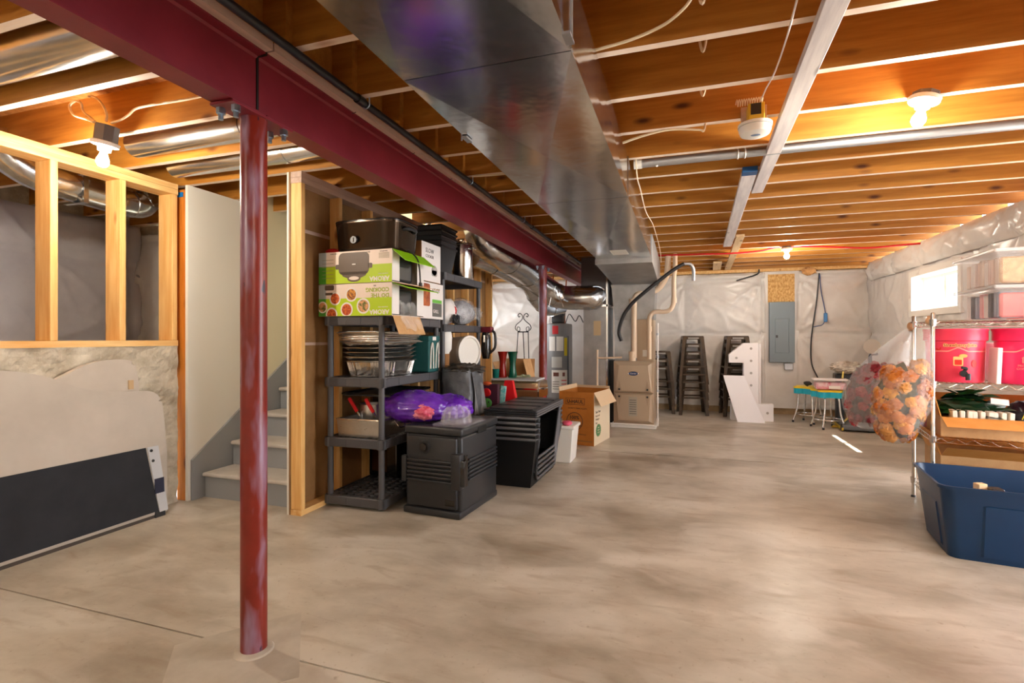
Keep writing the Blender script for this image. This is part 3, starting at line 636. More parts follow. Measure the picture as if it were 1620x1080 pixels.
bm = new(); tube(bm, smooth_path(q((985, 226, 2.78), (1020, 214, 2.78), (1060, 205, 2.8), (1105, 205, 2.82), (1113, 207, 2.83), (1116, 196, 2.88)), 6), .006, 6)
o = obj('cable', bm, M['cable'], smooth=60); tag(o, 'cream cable stapled along the joist left of the smoke detector', 'cable')
bm = new(); tube(bm, smooth_path(q((1262, -5, 1.95), (1251, 37, 2.02), (1244, 62, 2.2), (1232, 98, 2.4), (1222, 122, 2.45), (1212, 140, 2.65), (1203, 160, 2.8)), 6), .0035, 6)
o = obj('cable', bm, M['white'], smooth=60); tag(o, 'thin white wire dropping down to the smoke detector', 'wire')
for k, (u, v, y) in enumerate(((1111, 4, 1.93), (1112, 80, 2.42), (1112, 150, 2.83))):
    bm = new(); c = at(u, v, y); tube(bm, smooth_path([c+Vector((-.016, .04, .14)), c+Vector((-.014, 0, .05)), c+Vector((0, -.01, -.01)), c+Vector((.014, 0, .05)), c+Vector((.016, .04, .14))], 5), .006, 6)
    o = obj('cable_loop', bm, M['cable'], smooth=60); tag(o, ['loop of cream cable poking out at the top edge of the ceiling', 'second loop of cream cable poking out under the joists', 'third loop of cream cable, left of the smoke detector'][k], 'cable', 'cable loops between the joists')
bm = new(); pts = q((1005, 243, 3.35), (1008, 280, 3.4), (1013, 300, 3.75), (1022, 335, 4.3), (1034, 358, 5.0), (1044, 395, 6.2), (1046, 415, 6.8))
for p_ in pts: p_.x = max(p_.x, -.285)
tube(bm, smooth_path(pts, 6), .004, 5)
o = obj('cable', bm, M['cable'], smooth=60); tag(o, 'thin thermostat wire hanging along the right side of the big duct', 'wire')
# cables at the left lamp
for k, pl in enumerate((((148, 193), (135, 188), (117, 182), (110, 168), (118, 160), (128, 163), (132, 176), (150, 192)), ((168, 192), (168, 178), (158, 160), (145, 152), (140, 153)), ((176, 194), (190, 190), (203, 182), (215, 172), (240, 166), (265, 162), (290, 158), (330, 150)))):
    bm = new(); tube(bm, smooth_path([at(u, v, 1.92) for u, v in pl], 6), .0065, 6)
    o = obj('cable', bm, M['cable'], smooth=60); tag(o, ['white cable looped twice above the left bulb', 'white cable curling into the top of the left lamp box', 'white cable running right from the left lamp box along the joist'][k], 'cable', 'cables of the left lamp')
# duct strap and wire bits on the left side of the duct
bm = new(); tube(bm, smooth_path([Vector((-1.4, 3.33, 2.346)), Vector((-1.2, 3.345, 2.344)), Vector((-.9, 3.33, 2.346))], 5), .006, 6)
o = obj('cable', bm, M['cable'], smooth=60); tag(o, 'white cable crossing between the red beam and the big duct', 'cable')
# ---------------------------------------------------------------- storage shelves and what is on them
SH = pm('shelf_plastic', 78, 78, 82, .42, bump=.05, bscale=150, bdist=.001)
def shelf_unit(label, cx, cy, tops):
    w, d = .245, .45
    t = thing('storage_shelf', label, 'shelf unit', (cx, cy, 0))
    tray = grat = None
    for z in tops:
        if tray is None:
            bm = new()
            for (x0, x1, y0, y1) in ((-w, w, -d, -d+.02), (-w, w, d-.02, d), (-w, -w+.02, -d, d), (w-.02, w, -d, d)): box(bm, x0, x1, y0, y1, -.066, 0, .006, 1)
            for sx in (-1, 1):
                for sy in (-1, 1): lathe(bm, [(.034, -.068), (.036, 0)], sx*(w-.032), sy*(d-.032), 12)
            for f in (-.02, .02): box(bm, f*3-.002, f*3+.002, -d-.002, -d, -.06, -.004); box(bm, w, w+.002, f*12-.002, f*12+.002, -.06, -.004)
            tray = obj('shelf', bm, SH, t, (0, 0, z)); tray['kind'] = 'stuff'
            bm = new()
            for k in range(7): x = -.19+.38*k/6; box(bm, x-.011, x+.011, -d+.02, d-.02, -.016, -.004)
            for k in range(15): y = -.40+.80*k/14; box(bm, -w+.02, w-.02, y-.011, y+.011, -.02, -.006)
            grat = obj('grating', bm, SH, tray); grat['kind'] = 'stuff'
        else:
            tr_ = inst(tray, t, (0, 0, z)); inst(grat, tr_)
    po = None
    for sx in (-1, 1):
        for sy in (-1, 1):
            if po is None: bm = new(); lathe(bm, [(.0215, .02), (.0215, tops[-1]-.01)], n=14); po = obj('post', bm, SH, t, smooth=60)
            else: po = inst(po, t)
            po.location = (sx*(w-.032), sy*(d-.032), 0)
    return t
shelf_unit('dark grey four-tier plastic shelf unit standing nearest, against the stud partition', -2.213, 3.54, (.085, .50, .93, 1.367))
shelf_unit('tall dark grey plastic shelf unit standing behind the nearer one', -2.213, 4.50, (.085, .50, .92, 1.335, 1.79))

GREEN, LIME, PINKW, BLUEG = pm('print_green', 72, 160, 52, .5), pm('print_lime', 178, 208, 10, .5), pm('print_white', 232, 216, 204, .5), pm('print_bluegrey', 168, 182, 190, .5)
KRAFT = pm('kraft_board', 196, 150, 100, .75, col2=rgb(206, 162, 112), scale=14); KR2 = pm('kraft_dark', 150, 104, 58, .8)
CARD = pm('white_card', 232, 226, 222, .6); BROWNP = pm('print_brown', 92, 74, 58, .45); INK = pm('ink_dark', 40, 34, 30, .6)
FOOD = mat('food_print', rgb(120, 60, 20), .5, col2=rgb(220, 150, 50), scale=60, ramp=(.4, .6)); FOOD2 = mat('food_print_red', rgb(150, 40, 16), .5, col2=rgb(214, 110, 40), scale=70, ramp=(.4, .6))
FOOD3 = mat('food_print_green', rgb(96, 104, 40), .5, col2=rgb(220, 160, 110), scale=30, ramp=(.45, .55))
CLEAR = mat('clear_film', (.95, .95, .95), .12, alpha=.22, spec=.8, bump=.4, bscale=30, bdist=.01)
def flat(name, poly, m, parent, y, d=.0008): bm = new(); prism(bm, poly, 'y', y-d, y); return obj(name, bm, m, parent)
bw, bd_, bh = .615, .43, .226
def aroma_box(label, x, y, z, rz, kind):
    t = thing('appliance_box', label, 'box', (x, y, z), rz, 'green and white appliance boxes')
    c = .004
    bm = new(); box(bm, 0, bw, 0, c, 0, bh); box(bm, 0, bw, bd_-c, bd_, 0, bh); box(bm, 0, bw, c, bd_-c, 0, c); box(bm, 0, bw, c, bd_-c, bh-c, bh); box(bm, 0, c, c, bd_-c, c, bh-c); obj('carton', bm, PINKW, t)
    bm = new(); box(bm, .065, bw, -.001, 0, 0, bh*.55); obj('green_band', bm, LIME, t)
    bm = new(); box(bm, 0, .065, -.001, 0, 0, bh*.55); obj('dark_green_band', bm, GREEN, t)
    bm = new(); box(bm, 0, .065, -.001, 0, bh*.55, bh); obj('grey_band', bm, BLUEG, t)
    R, U = (-1, 0, 0), (0, 0, -1)          # the box lies upside down
    text('AROMA', .045, (bw-.02, -.0012, .040), R, U, CARD, t, bold=.0012)
    for k in range(3): text('ROASTER OVEN', .011, (bw-.03, -.0012, .062+.0*k), R, U, CARD, t) if k == 0 else None
    if kind == 0:
        flat('printed_roaster', rpoly(.175, .43, .06, .215, .035), BROWNP, t, -.0012)
        flat('printed_handle', [(.19, .08), (.42, .08), (.40, .05), (.36, .035), (.25, .035), (.21, .05)], BROWNP, t, -.0012)
        flat('printed_ring', circ(.305, .03, .055, 20, .022), BROWNP, t, -.0011); flat('printed_ring_hole', circ(.305, .034, .042, 20, .013), PINKW, t, -.0019)
        for sx in (.165, .44): flat('printed_grip', rpoly(sx-.018, sx+.018, .10, .135, .01), BROWNP, t, -.0012)
        flat('printed_highlight', rpoly(.29, .32, .128, .136, .003), CARD, t, -.0022)
        for k in range(4): text(('Large capacity', 'Easy clean', 'Slow roast', 'Removable pan')[k], .010, (.16+.14*k, -.0012, .214), R, U, INK, t)
        for k in range(5): flat('print_line', rpoly(.51, .595, .165+k*.008, .168+k*.008, .001), pm('ink_pale', 150, 140, 110, .6), t, -.0012)
        for k in range(6): flat('print_line', rpoly(.03, .13, .04+k*.026, .043+k*.026, .001), pm('ink_pale', 150, 140, 110, .6), t, -.0012)
    else:
        text('DO THE', .040, (bw-.02, -.0012, .152), R, U, pm('print_olive', 160, 178, 30, .5), t, bold=.0008)
        text('COOKING', .040, (bw-.02, -.0012, .192), R, U, pm('print_olive', 160, 178, 30, .5), t, bold=.0008)
        text('WE', .014, (.49, -.0012, .212), R, U, INK, t)
        for cx, cz, r, f in ((.145, .125, .048, FOOD2), (.285, .15, .05, FOOD), (.385, .068, .055, FOOD3), (.245, .045, .052, FOOD2), (.115, .012, .05, FOOD2), (.035, .065, .042, FOOD3)):
            p = [q_ for q_ in circ(cx, cz, r, 22)]; p = [(max(.001, a), max(.001, b)) for a, b in p]
            flat('printed_plate', p, CARD, t, -.0011 if cx < .2 else -.0013); p = [(max(.001, a), max(.001, b)) for a, b in circ(cx, cz, r*.78, 22)]; flat('printed_dish', p, f, t, -.0022)
        flat('printed_roaster', rpoly(.055, .135, .185, .222, .01), BROWNP, t, -.0012); flat('printed_roaster', rpoly(.06, .125, .15, .168, .005), BROWNP, t, -.0012)
    # right end stands open: end flaps
    bm = new(); box(bm, bw, bw+.002, .004, .09, .01, bh-.01); obj('side_flap', bm, CARD, t); bm = new(); box(bm, bw, bw+.002, bd_-.10, bd_-.004, .01, bh-.01); obj('side_flap', bm, CARD, t)
    a, b = (.10, -.085) if kind == 0 else (.13, -.045)
    bm = new(); prism(bm, [(bw, bh-.003), (bw+a, bh+b), (bw+a+.001, bh+b+.004), (bw+.001, bh)], 'y', .005, bd_-.005); obj('top_flap', bm, pm('flap_green', 140, 200, 10, .5), t)
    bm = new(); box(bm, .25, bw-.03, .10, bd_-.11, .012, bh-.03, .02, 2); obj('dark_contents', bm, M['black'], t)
    if kind == 1:
        bm = new(); prism(bm, [(bw, .0), (bw+.05, -.13), (bw+.052, -.13), (bw+.003, .0)], 'y', .01, bd_-.06); obj('bottom_flap', bm, KRAFT, t)
        bm = new(); prism(bm, [(bw, bh+.001), (bw+.15, bh-.028), (bw+.15, bh-.024), (bw+.001, bh+.0035)], 'y', .03, bd_-.02); obj('inner_flap', bm, KRAFT, t)
        bm = new(); grid(bm, lambda i, j: (bw-.02+.07*j+.015*math.sin(i*14), .10+.2*i+.02*math.sin(j*9), .10-.20*j+.012*math.sin(i*22+j*6)), 20, 10); obj('plastic_film', bm, CLEAR, t, smooth=180)
    return t
aroma_box('green and white appliance box printed with food plates, lower of two on the shelf top', -2.50, 3.085, 1.368, -.03, 1)
aroma_box('green and white appliance box printed with a brown roaster, upper of two', -2.495, 3.08, 1.598, -.03, 0)
t = thing('cord', 'black power cord hanging over the open ends of the green boxes', 'cord', (-1.84, 3.25, 1.83))
bm = new(); tube(bm, smooth_path([(-.06, .07, .006), (-.02, .01, .006), (.045, -.0, -.05), (.066, .0, -.12), (.075, .0, -.235)], 6), .0055, 6); obj('wire', bm, M['black'], t)
bm = new(); box(bm, .065, .085, -.01, .012, -.262, -.225, .003, 1); obj('plug', bm, M['black'], t)
# roaster oven
def super_ring(a, b, e=4, n=48):
    return [(a*math.copysign(abs(math.cos(q_))**(2/e), math.cos(q_)), b*math.copysign(abs(math.sin(q_))**(2/e), math.sin(q_))) for q_ in [2*PI*k/n for k in range(n)]]
def loft(bm, rings, cap=True):
    R = [[bm.verts.new(p) for p in r] for r in rings]; n = len(R[0])
    for A, B in zip(R, R[1:]):
        for k in range(n): bm.faces.new((A[k], A[(k+1) % n], B[(k+1) % n], B[k]))
    if cap: bm.faces.new(R[0][::-1]); bm.faces.new(R[-1])
BLKG = pm('black_enamel', 22, 20, 20, .12, spec=.8); 
t = thing('roaster_oven', 'glossy black electric roaster oven on top of the green boxes', 'roaster oven', (-2.16, 3.315, 1.825), .0)
bm = new(); loft(bm, [[(x, y, z) for x, y in super_ring(a, b, 5)] for a, b, z in ((.245, .175, .012), (.255, .185, .03), (.265, .195, .20), (.268, .198, .205), (.268, .198, .222), (.25, .18, .225), (.245, .175, .20))], True); obj('body', bm, mat('roaster_gold_reflection', rgb(74, 62, 52), .16, metal=.85), t, smooth=45)  # black body tinted brown for the golden reflection of the wood
bm = new(); tube(bm, [(x, y, .224) for x, y in super_ring(.264, .194, 5)], .008, 6, closed=True); obj('rim', bm, BLKG, t, smooth=60)
bm = new(); lathe(bm, [(.026, -.212), (.024, -.19)], -.06, .085, 18, 'y'); d = obj('dial', bm, M['black'], t, smooth=40)
bm = new(); box(bm, -.063, -.057, -.217, -.212, .07, .1); obj('pointer', bm, pm('dial_mark', 120, 114, 106, .6), d)
for sx in (-1, 1):
    bm = new(); tube(bm, smooth_path([(sx*.255, -.07, .165), (sx*.29, -.06, .17), (sx*.30, 0, .172), (sx*.29, .06, .17), (sx*.255, .07, .165)], 4), .012, 8); obj('handle', bm, M['black'], t, smooth=60)
for sx in (-.18, .18):
    for sy in (-.12, .12):
        bm = new(); lathe(bm, [(.014, 0), (.016, .014)], sx, sy, 10); obj('foot', bm, M['black'], t)
bm = new(); blob(bm, (0, 0, .026), .058, .04, .026, .12, 3, 3)
o = obj('pouch', bm, pm('red_cloth', 214, 22, 32, .6), loc=(-2.475, 3.21, 1.826), smooth=180); tag(o, 'small red pouch on the left end of the upper green box', 'pouch')
# cartons behind, standing on the shelf
def carton(name, label, x0, x1, y0, y1, z0, z1, mside, mface, group=None):
    t = thing(name, label, 'box', ((x0+x1)/2, (y0+y1)/2, z0)); w, d, h = (x1-x0)/2, (y1-y0)/2, z1-z0
    bm = new(); box(bm, -w, w, -d, d, 0, h, .002, 1); obj('carton', bm, mside, t)
    bm = new(); box(bm, w, w+.001, -d+.002, d-.002, .002, h-.002); obj('printed_side', bm, mface, t)
    return t, w, d, h
t, w, d, h = carton('cooker_box', 'white slow cooker carton with a printed label, standing behind the green boxes', -2.2, -1.93, 3.57, 3.90, 1.665, 1.975, KR2, CARD)
text('SLOW', .05, (w+.0015, -.10, .23), (0, 1, 0), (0, 0, 1), INK, t); text('COOKER', .034, (w+.0015, -.10, .19), (0, 1, 0), (0, 0, 1), INK, t)
bm = new(); prism(bm, circ(.05, .10, .05, 20, .04), 'x', w+.001, w+.002); prism(bm, rpoly(0, .10, .05, .10, .02), 'x', w+.001, w+.002); obj('printed_pot', bm, pm('ink_pale2', 170, 165, 160, .6), t)
t, w, d, h = carton('cooker_box', 'lower carton printed with an orange pot and text, under the white slow cooker carton', -2.2, -1.935, 3.56, 3.96, 1.368, 1.66, CARD, CARD)
bm = new(); prism(bm, rpoly(-.18, -.04, .10, .28, .02), 'x', w+.001, w+.002); obj('printed_pot', bm, mat('print_orange', rgb(120, 50, 20), .5, col2=rgb(190, 100, 50), scale=14), t)
bm = new(); prism(bm, rpoly(.0, .17, .02, .13, .004), 'x', w+.001, w+.002); obj('grey_print', bm, pm('print_dgrey', 96, 96, 92, .5), t)
bm = new(); prism(bm, rpoly(.0, .17, .132, .16, .004), 'x', w+.001, w+.002); obj('green_print', bm, pm('print_green2', 110, 190, 70, .5), t)
text('6.5 QT', .045, (w+.002, .0, .22), (0, 1, 0), (0, 0, 1), INK, t); text('GRILL', .04, (w+.0025, .01, .05), (0, 1, 0), (0, 0, 1), CARD, t)
# foil pans
FOIL = mat('foil', (.80, .79, .76), .22, metal=1, bump=.5, bscale=22, bdist=.006)
def foil_pan(label, x, y, z, h, rz=0):
    t = thing('foil_pan', label, 'foil pan', (x, y, z), rz, 'foil pans on the middle shelf')
    n = 120; base = super_ring(1, 1, 6, n)
    ring = lambda a, b, z_, rib: [(px*(a+rib*(.004 if k % 2 else -.004)), py*(b+rib*(.004 if k % 2 else -.004)), z_) for k, (px, py) in enumerate(base)]
    bm = new(); loft(bm, [ring(.150, .225, 0, 1), ring(.170, .248, h-.012, 1), ring(.176, .255, h-.006, 0), ring(.195, .275, h-.004, 0), ring(.196, .276, h, 0), ring(.174, .252, h-.001, 0), ring(.148, .222, .004, 0)]); obj('pan', bm, FOIL, t, smooth=25)
    return t
px, py = -2.20, 3.44
foil_pan('deep ribbed foil pan at the bottom of the pan pile', px, py, .931, .115)
for k in range(4): foil_pan(['second foil pan up, nested in the deep one', 'third foil pan in the pile', 'fourth foil pan in the pile', 'uppermost foil pan, just under the flat lids'][k], px+random.uniform(-.008, .008), py+random.uniform(-.01, .01), 1.047+k*.033, .030, random.uniform(-.02, .02))
ld = None
for k in range(5):
    z = 1.181+k*.0165; lb = ['lowest flat foil lid on the pan pile', 'second flat foil lid on the pan pile', 'third flat foil lid on the pan pile', 'fourth flat foil lid on the pan pile', 'topmost flat foil lid on the pan pile'][k]
    bm = new(); box(bm, -.19, .19, -.27, .27, 0, .006); tube(bm, [(x, y, .009) for x, y in super_ring(.19, .272, 12)], .006, 6, closed=True)
    o = obj('foil_sheet', bm, [FOIL, FOIL][k % 2], loc=(px+random.uniform(-.012, .02), py+random.uniform(-.02, .015), z), rot=(0, 0, random.uniform(-.05, .05)), smooth=30); tag(o, lb, 'foil lid', 'flat foil lids')
t = thing('cooler_bag', 'teal insulated bag with white straps on the middle shelf behind the foil pans', 'bag', (-2.06, 3.855, .931))
TEAL = pm('teal_cloth', 32, 92, 92, .6)
bm = new(); box(bm, -.09, .09, -.085, .10, 0, .28, .012, 2); box(bm, -.096, .096, -.092, .106, .255, .30, .006, 1); obj('body', bm, TEAL, t)
for y in (-.04, .055):
    bm = new(); tube(bm, smooth_path([(.094, y-.025, .03), (.097, y-.02, .18), (.10, y, .24), (.097, y+.02, .18), (.094, y+.025, .03)], 5), .007, 6); obj('strap', bm, M['white'], t, smooth=60)
bm = new(); box(bm, .0955, .0975, -.03, .03, .262, .292); obj('label', bm, CARD, t)
bm = new(); box(bm, -.09, .09, -.11, .11, 0, .30, .02, 2); o = obj('cooler_box', bm, pm('blue_teal', 40, 96, 120, .5), loc=(-2.33, 3.85, .931)); tag(o, 'blue cooler box at the back of the middle shelf, left of the teal bag', 'cooler')
# cookware tier
ALU = mat('brushed_steel', (.72, .70, .67), .3, metal=1, rvar=.08, scale=20, col2=(.66, .64, .6))
t = thing('roasting_pan', 'rectangular steel pan on the lower shelf holding the red-handled pots', 'pan', (-2.2, 3.37, .501))
bm = new(); W_, D_, h = .185, .235, .125
frustum(bm, (-W_+.01, W_-.01, -D_+.01, D_-.01), (-W_, W_, -D_, D_), 0, h)
bm.faces.ensure_lookup_table(); top = max(bm.faces, key=lambda f: f.calc_center_median().z); bmesh.ops.delete(bm, geom=[top], context='FACES'); obj('pan', bm, ALU, t)
bm = new(); tube(bm, [(-W_, -D_, h), (W_, -D_, h), (W_, D_, h), (-W_, D_, h)], .006, 6, closed=True); obj('rim', bm, M['chrome'], t)
bm = new(); tube(bm, smooth_path([(W_, -.05, .10), (W_+.03, -.045, .06), (W_+.035, 0, .05), (W_+.03, .045, .06), (W_, .05, .10)], 5), .006, 6); obj('handle', bm, M['chrome'], t, smooth=60)
def pot(name, label, x, y, z, r, h, m):
    t = thing(name, label, 'pot', (x, y, z)); bm = new(); lathe(bm, [(r*.94, 0), (r, .01), (r, h), (r+.006, h+.003), (r-.003, h), (r-.006, .008)], n=32); obj('body', bm, m, t, smooth=40); return t
RED = pm('red_handle', 196, 24, 30, .35)
t = pot('saucepan', 'steel saucepan with two red handles standing in the rectangular pan', -2.21, 3.32, .506, .085, .215, ALU)
for x0, dx in ((-.12, -.10), (.02, -.09)):
    bm = new(); box(bm, -.012, .012, -.009, .009, 0, .12, .004, 1); hd = obj('handle', bm, RED, t, (x0+.06, -.10, .165), (0, -.62, 0))
    bm = new(); box(bm, -.004, .004, -.004, .004, -.04, .005); obj('handle_stem', bm, M['chrome'], hd)
t = pot('steamer_pot', 'perforated steel steamer pot behind the red-handled saucepan', -2.2, 3.74, .501, .12, .28, M['galv_dull'])
for k in range(20):
    a = -PI+k*PI/10*1; bm = new(); q_ = circ(0, 0, .009, 8); prism(bm, q_, 'y', -.1215, -.1195); obj('hole', bm, M['black'], t, (0, 0, .235), (0, 0, a))
t = thing('oven_tray', 'thin black tray lying across the steamer pot on the lower shelf', 'tray', (-2.21, 3.6, .785))
bm = new(); box(bm, -.2, .2, -.36, .26, 0, .008); obj('base', bm, M['black'], t)
bm = new(); tube(bm, [(-.2, -.36, .014), (.2, -.36, .014), (.2, .26, .014), (-.2, .26, .014)], .009, 6, closed=True); obj('rim', bm, BLKG, t)
bm = new(); box(bm, -.07, .07, -.1, .1, 0, .25, .01, 2); o = obj('canister', bm, pm('dark_teal', 26, 44, 52, .4), loc=(-2.385, 3.86, .501)); tag(o, 'dark teal canister at the back left of the lower shelf', 'canister')
t = thing('toaster_oven', 'black toaster oven on the bottom shelf near the wall', 'toaster oven', (-2.29, 3.76, .086))
bm = new(); box(bm, -.13, .13, -.17, .17, .012, .30, .015, 2); obj('body', bm, BLKG, t)
bm = new(); box(bm, -.10, .04, -.176, -.168, .05, .26, .004, 1); obj('glass_door', bm, pm('smoked_glass', 60, 36, 20, .1), t)
bm = new(); tube(bm, [(-.09, -.195, .245), (.03, -.195, .245)], .007, 8); obj('handle', bm, M['chrome'], t)
# second shelf: stacked crates, steel pot, wrapped goods, white tubs
for k in range(5):
    t = thing('black_tray', ['bottom black plastic bin of the stack on the tall shelf', 'second black plastic bin in the stack on the tall shelf', 'third black plastic bin in the stack on the tall shelf', 'fourth black plastic bin in the stack on the tall shelf', 'top black plastic bin of the stack under the ceiling'][k], 'bin', (-2.21, 4.26, 1.791+k*.045), 0, 'nested black bins on the tall shelf')
    bm = new(); b0, b1 = (-.15, .15, -.12, .12), (-.19, .19, -.16, .16)
    frustum(bm, b0, b1, 0, .24); bm.faces.ensure_lookup_table(); top = max(bm.faces, key=lambda f: f.calc_center_median().z); bmesh.ops.delete(bm, geom=[top], context='FACES'); obj('tub', bm, M['black'], t)
    bm = new(); tube(bm, [(-.19, -.16, .24), (.19, -.16, .24), (.19, .16, .24), (-.19, .16, .24)], .012, 6, closed=True); obj('rim', bm, M['black'], t)
t = thing('stock_pot', 'tall polished steel stock pot with a lid on the tall shelf', 'pot', (-2.075, 4.66, 1.791))
bm = new(); lathe(bm, [(.105, 0), (.11, .01), (.11, .33), (.116, .335)], n=36); obj('body', bm, mat('polished_steel', (.75, .73, .7), .14, metal=1), t, smooth=40)
bm = new(); lathe(bm, [(.119, .335), (.118, .345), (.06, .365), (.02, .37)], n=36); ld = obj('lid', bm, M['chrome'], t, smooth=40)
bm = new(); tube(bm, smooth_path([(-.03, 0, .365), (-.03, 0, .395), (.03, 0, .395), (.03, 0, .365)], 4), .006, 6); obj('lid_handle', bm, M['chrome'], ld)
for sx in (-1, 1):
    bm = new(); tube(bm, smooth_path([(sx*.108, -.04, .30), (sx*.14, -.035, .30), (sx*.14, .035, .30), (sx*.108, .04, .30)], 4), .006, 6); obj('handle', bm, M['chrome'], t, smooth=60)
WRAP = mat('wrapped_goods', rgb(120, 124, 134), .25, col2=rgb(190, 190, 196), scale=16, bump=.6, bscale=20, bdist=.02)
t = thing('wrapped_bundle', 'grey goods wrapped in clear crinkled film on the tall shelf', 'bundle', (-2.09, 4.66, 1.336))
bm = new(); blob(bm, (0, 0, .125), .13, .2, .125, .12, 4, 2); obj('contents', bm, WRAP, t, smooth=180)
bm = new(); blob(bm, (0, .01, .135), .14, .225, .137, .14, 6, 5); obj('film', bm, CLEAR, t, smooth=60)
bm = new(); blob(bm, (.08, .24, .12), .05, .07, .06, .4, 6, 9); obj('film_twist', bm, CLEAR, t, smooth=60)
t = thing('wrapped_bundle', 'white and red packet with tangled cords on the tall shelf, left of the wrapped goods', 'packet', (-2.06, 4.26, 1.336))
bm = new(); blob(bm, (0, 0, .12), .09, .14, .12, .25, 3, 4); obj('packet', bm, CARD, t, smooth=180)
bm = new(); blob(bm, (.08, .04, .13), .012, .03, .04, .2, 3, 4, 2); obj('red_mark', bm, RED, t, smooth=180)
bm = new(); tube(bm, [(.10+.012*math.sin(k), .02+.05*math.cos(k*.7), .05+.035*math.sin(k*1.1)) for k in range(40)], .008, 6); obj('cords', bm, M['black'], t, smooth=60)
TUB = pm('tub_white', 236, 232, 224, .35)
def tub(label, y, x, r, L, z):
    t = thing('white_tub', label, 'tub', (x, y, z), rot=(0, PI/2, 0)); t.rotation_euler = (0, PI/2, -.35)
    bm = new(); lathe(bm, [(r*.9, -L/2), (r, L/2-.03)], n=32); obj('body', bm, pm('tub_cream', 226, 210, 192, .4), t, smooth=40)
    bm = new(); lathe(bm, [(r+.006, L/2-.035), (r+.006, L/2), (r-.012, L/2+.003), (r-.02, L/2-.01)], n=32); obj('lid', bm, TUB, t, smooth=40)
    for a in (-2.1, -.6):
        bm = new(); grid(bm, lambda i, j: ((r*.955+.009*i)*math.cos(a+PI/2+.35*j), (r*.955+.009*i)*math.sin(a+PI/2+.35*j), -.03+.10*i), 4, 4); obj('red_label', bm, RED, t)
    return t
tub('white round tub with red labels lying on its side on the tall shelf', 4.70, -2.12, .155, .30, 1.077)
t = thing('foam_cups', 'sleeve of white foam cups standing on the tall shelf beside the round tub', 'cups', (-2.05, 4.2, .921))
bm = new(); lathe(bm, [(.05, 0), (.055, .16), (.075, .19), (.08, .30), (.07, .36), (.03, .38)], n=20); obj('sleeve', bm, M['white'], t, smooth=60)
bm = new(); lathe(bm, [(.052, .02), (.057, .15)], n=20, cap=False); obj('brown_band', bm, KR2, t)
t = thing('hand_vacuum', 'black and red hand vacuum hanging on the end of the tall shelf', 'vacuum', (-1.93, 4.95, 1.0))
bm = new(); tube(bm, [(0, 0, .0), (0, 0, .08), (0, 0, .22), (0, 0, .28)], [.035, .052, .05, .035], 16); obj('bin', bm, BLKG, t, smooth=60)
bm = new(); box(bm, -.06, .075, -.05, .05, .27, .33, .02, 2); obj('motor_head', bm, pm('wine_red', 110, 24, 40, .4), t, smooth=40)
bm = new(); tube(bm, smooth_path([(.06, 0, .3), (.10, 0, .25), (.10, 0, .12), (.045, 0, .06)], 5), .014, 8); obj('handle', bm, M['black'], t, smooth=60)
bm = new(); tube(bm, [(0, -.05, .24), (0, -.052, .17)], .012, 8); obj('trim', bm, M['chrome'], t)

# ---------------------------------------------------------------- insulated food carrier, bags, black bins
BLK = M['black']
t = thing('food_carrier', 'black ribbed insulated food carrier with a front dial, on the floor before the shelves', 'food carrier', (-1.625, 3.135, 0), -.075)
bm = new(); box(bm, -.222, .222, .03, .60, .035, .55, .02, 3); obj('body', bm, BLK, t, smooth=40)
bm = new(); box(bm, -.228, .228, .02, .61, .548, .607, .018, 3); ld = obj('lid', bm, BLK, t, smooth=40)
bm = new(); box(bm, -.226, .226, .0, .606, .0, .05, .014, 2); obj('base', bm, BLK, t, smooth=40)
bm = new(); box(bm, -.195, .195, .004, .05, .06, .54, .012, 2); dr = obj('door', bm, BLK, t, smooth=40)
for k in range(6):
    bm = new(); box(bm, -.185, .185, -.016, .008, .235+k*.027, .251+k*.027, .007, 2); obj('rib', bm, BLK, dr, smooth=40)
    bm = new(); box(bm, .215, .238, .12, .58, .235+k*.027, .251+k*.027, .007, 2); obj('side_rib', bm, BLK, t, smooth=40)
bm = new(); lathe(bm, [(.042, -.008), (.044, .006)], -.05, .47, 24, 'y'); dl = obj('vent_dial', bm, BLK, dr, smooth=40)
bm = new(); lathe(bm, [(.026, -.022), (.03, -.006)], -.05, .47, 20, 'y'); obj('dial_cap', bm, BLKG, dr, smooth=40)
bm = new(); box(bm, .16, .235, -.018, .05, .20, .44, .012, 2); la = obj('latch', bm, BLK, t, smooth=40)
bm = new(); box(bm, .20, .262, -.01, .02, .225, .40, .008, 2); box(bm, .222, .248, .04, .075, .215, .43, .006, 2); obj('latch_lever', bm, BLKG, la, smooth=40)
bm = new(); box(bm, -.232, -.19, -.012, .03, .22, .40, .008, 2); obj('hinge', bm, BLK, t, smooth=40)
bm = new(); box(bm, .222, .231, .26, .40, .535, .582, .006, 2); obj('grip_recess', bm, pm('deep_black', 8, 8, 8, .8), t)
bm = new(); box(bm, .11, .18, .0015, .005, .085, .125, .002, 1); obj('maker_plate', bm, BLKG, dr)
bm = new(); box(bm, -.10, .10, .1, .102, .606, .61); obj('lid_groove', bm, BLKG, ld)
PURP = mat('purple_bag_film', rgb(78, 20, 150), .14, col2=rgb(112, 50, 184), scale=5, spec=.8, bump=.5, bscale=7, bdist=.03)
t = thing('shopping_bag', 'shiny purple plastic bag slumped on the black food carrier', 'bag', (-1.84, 3.40, .607))
bm = new()
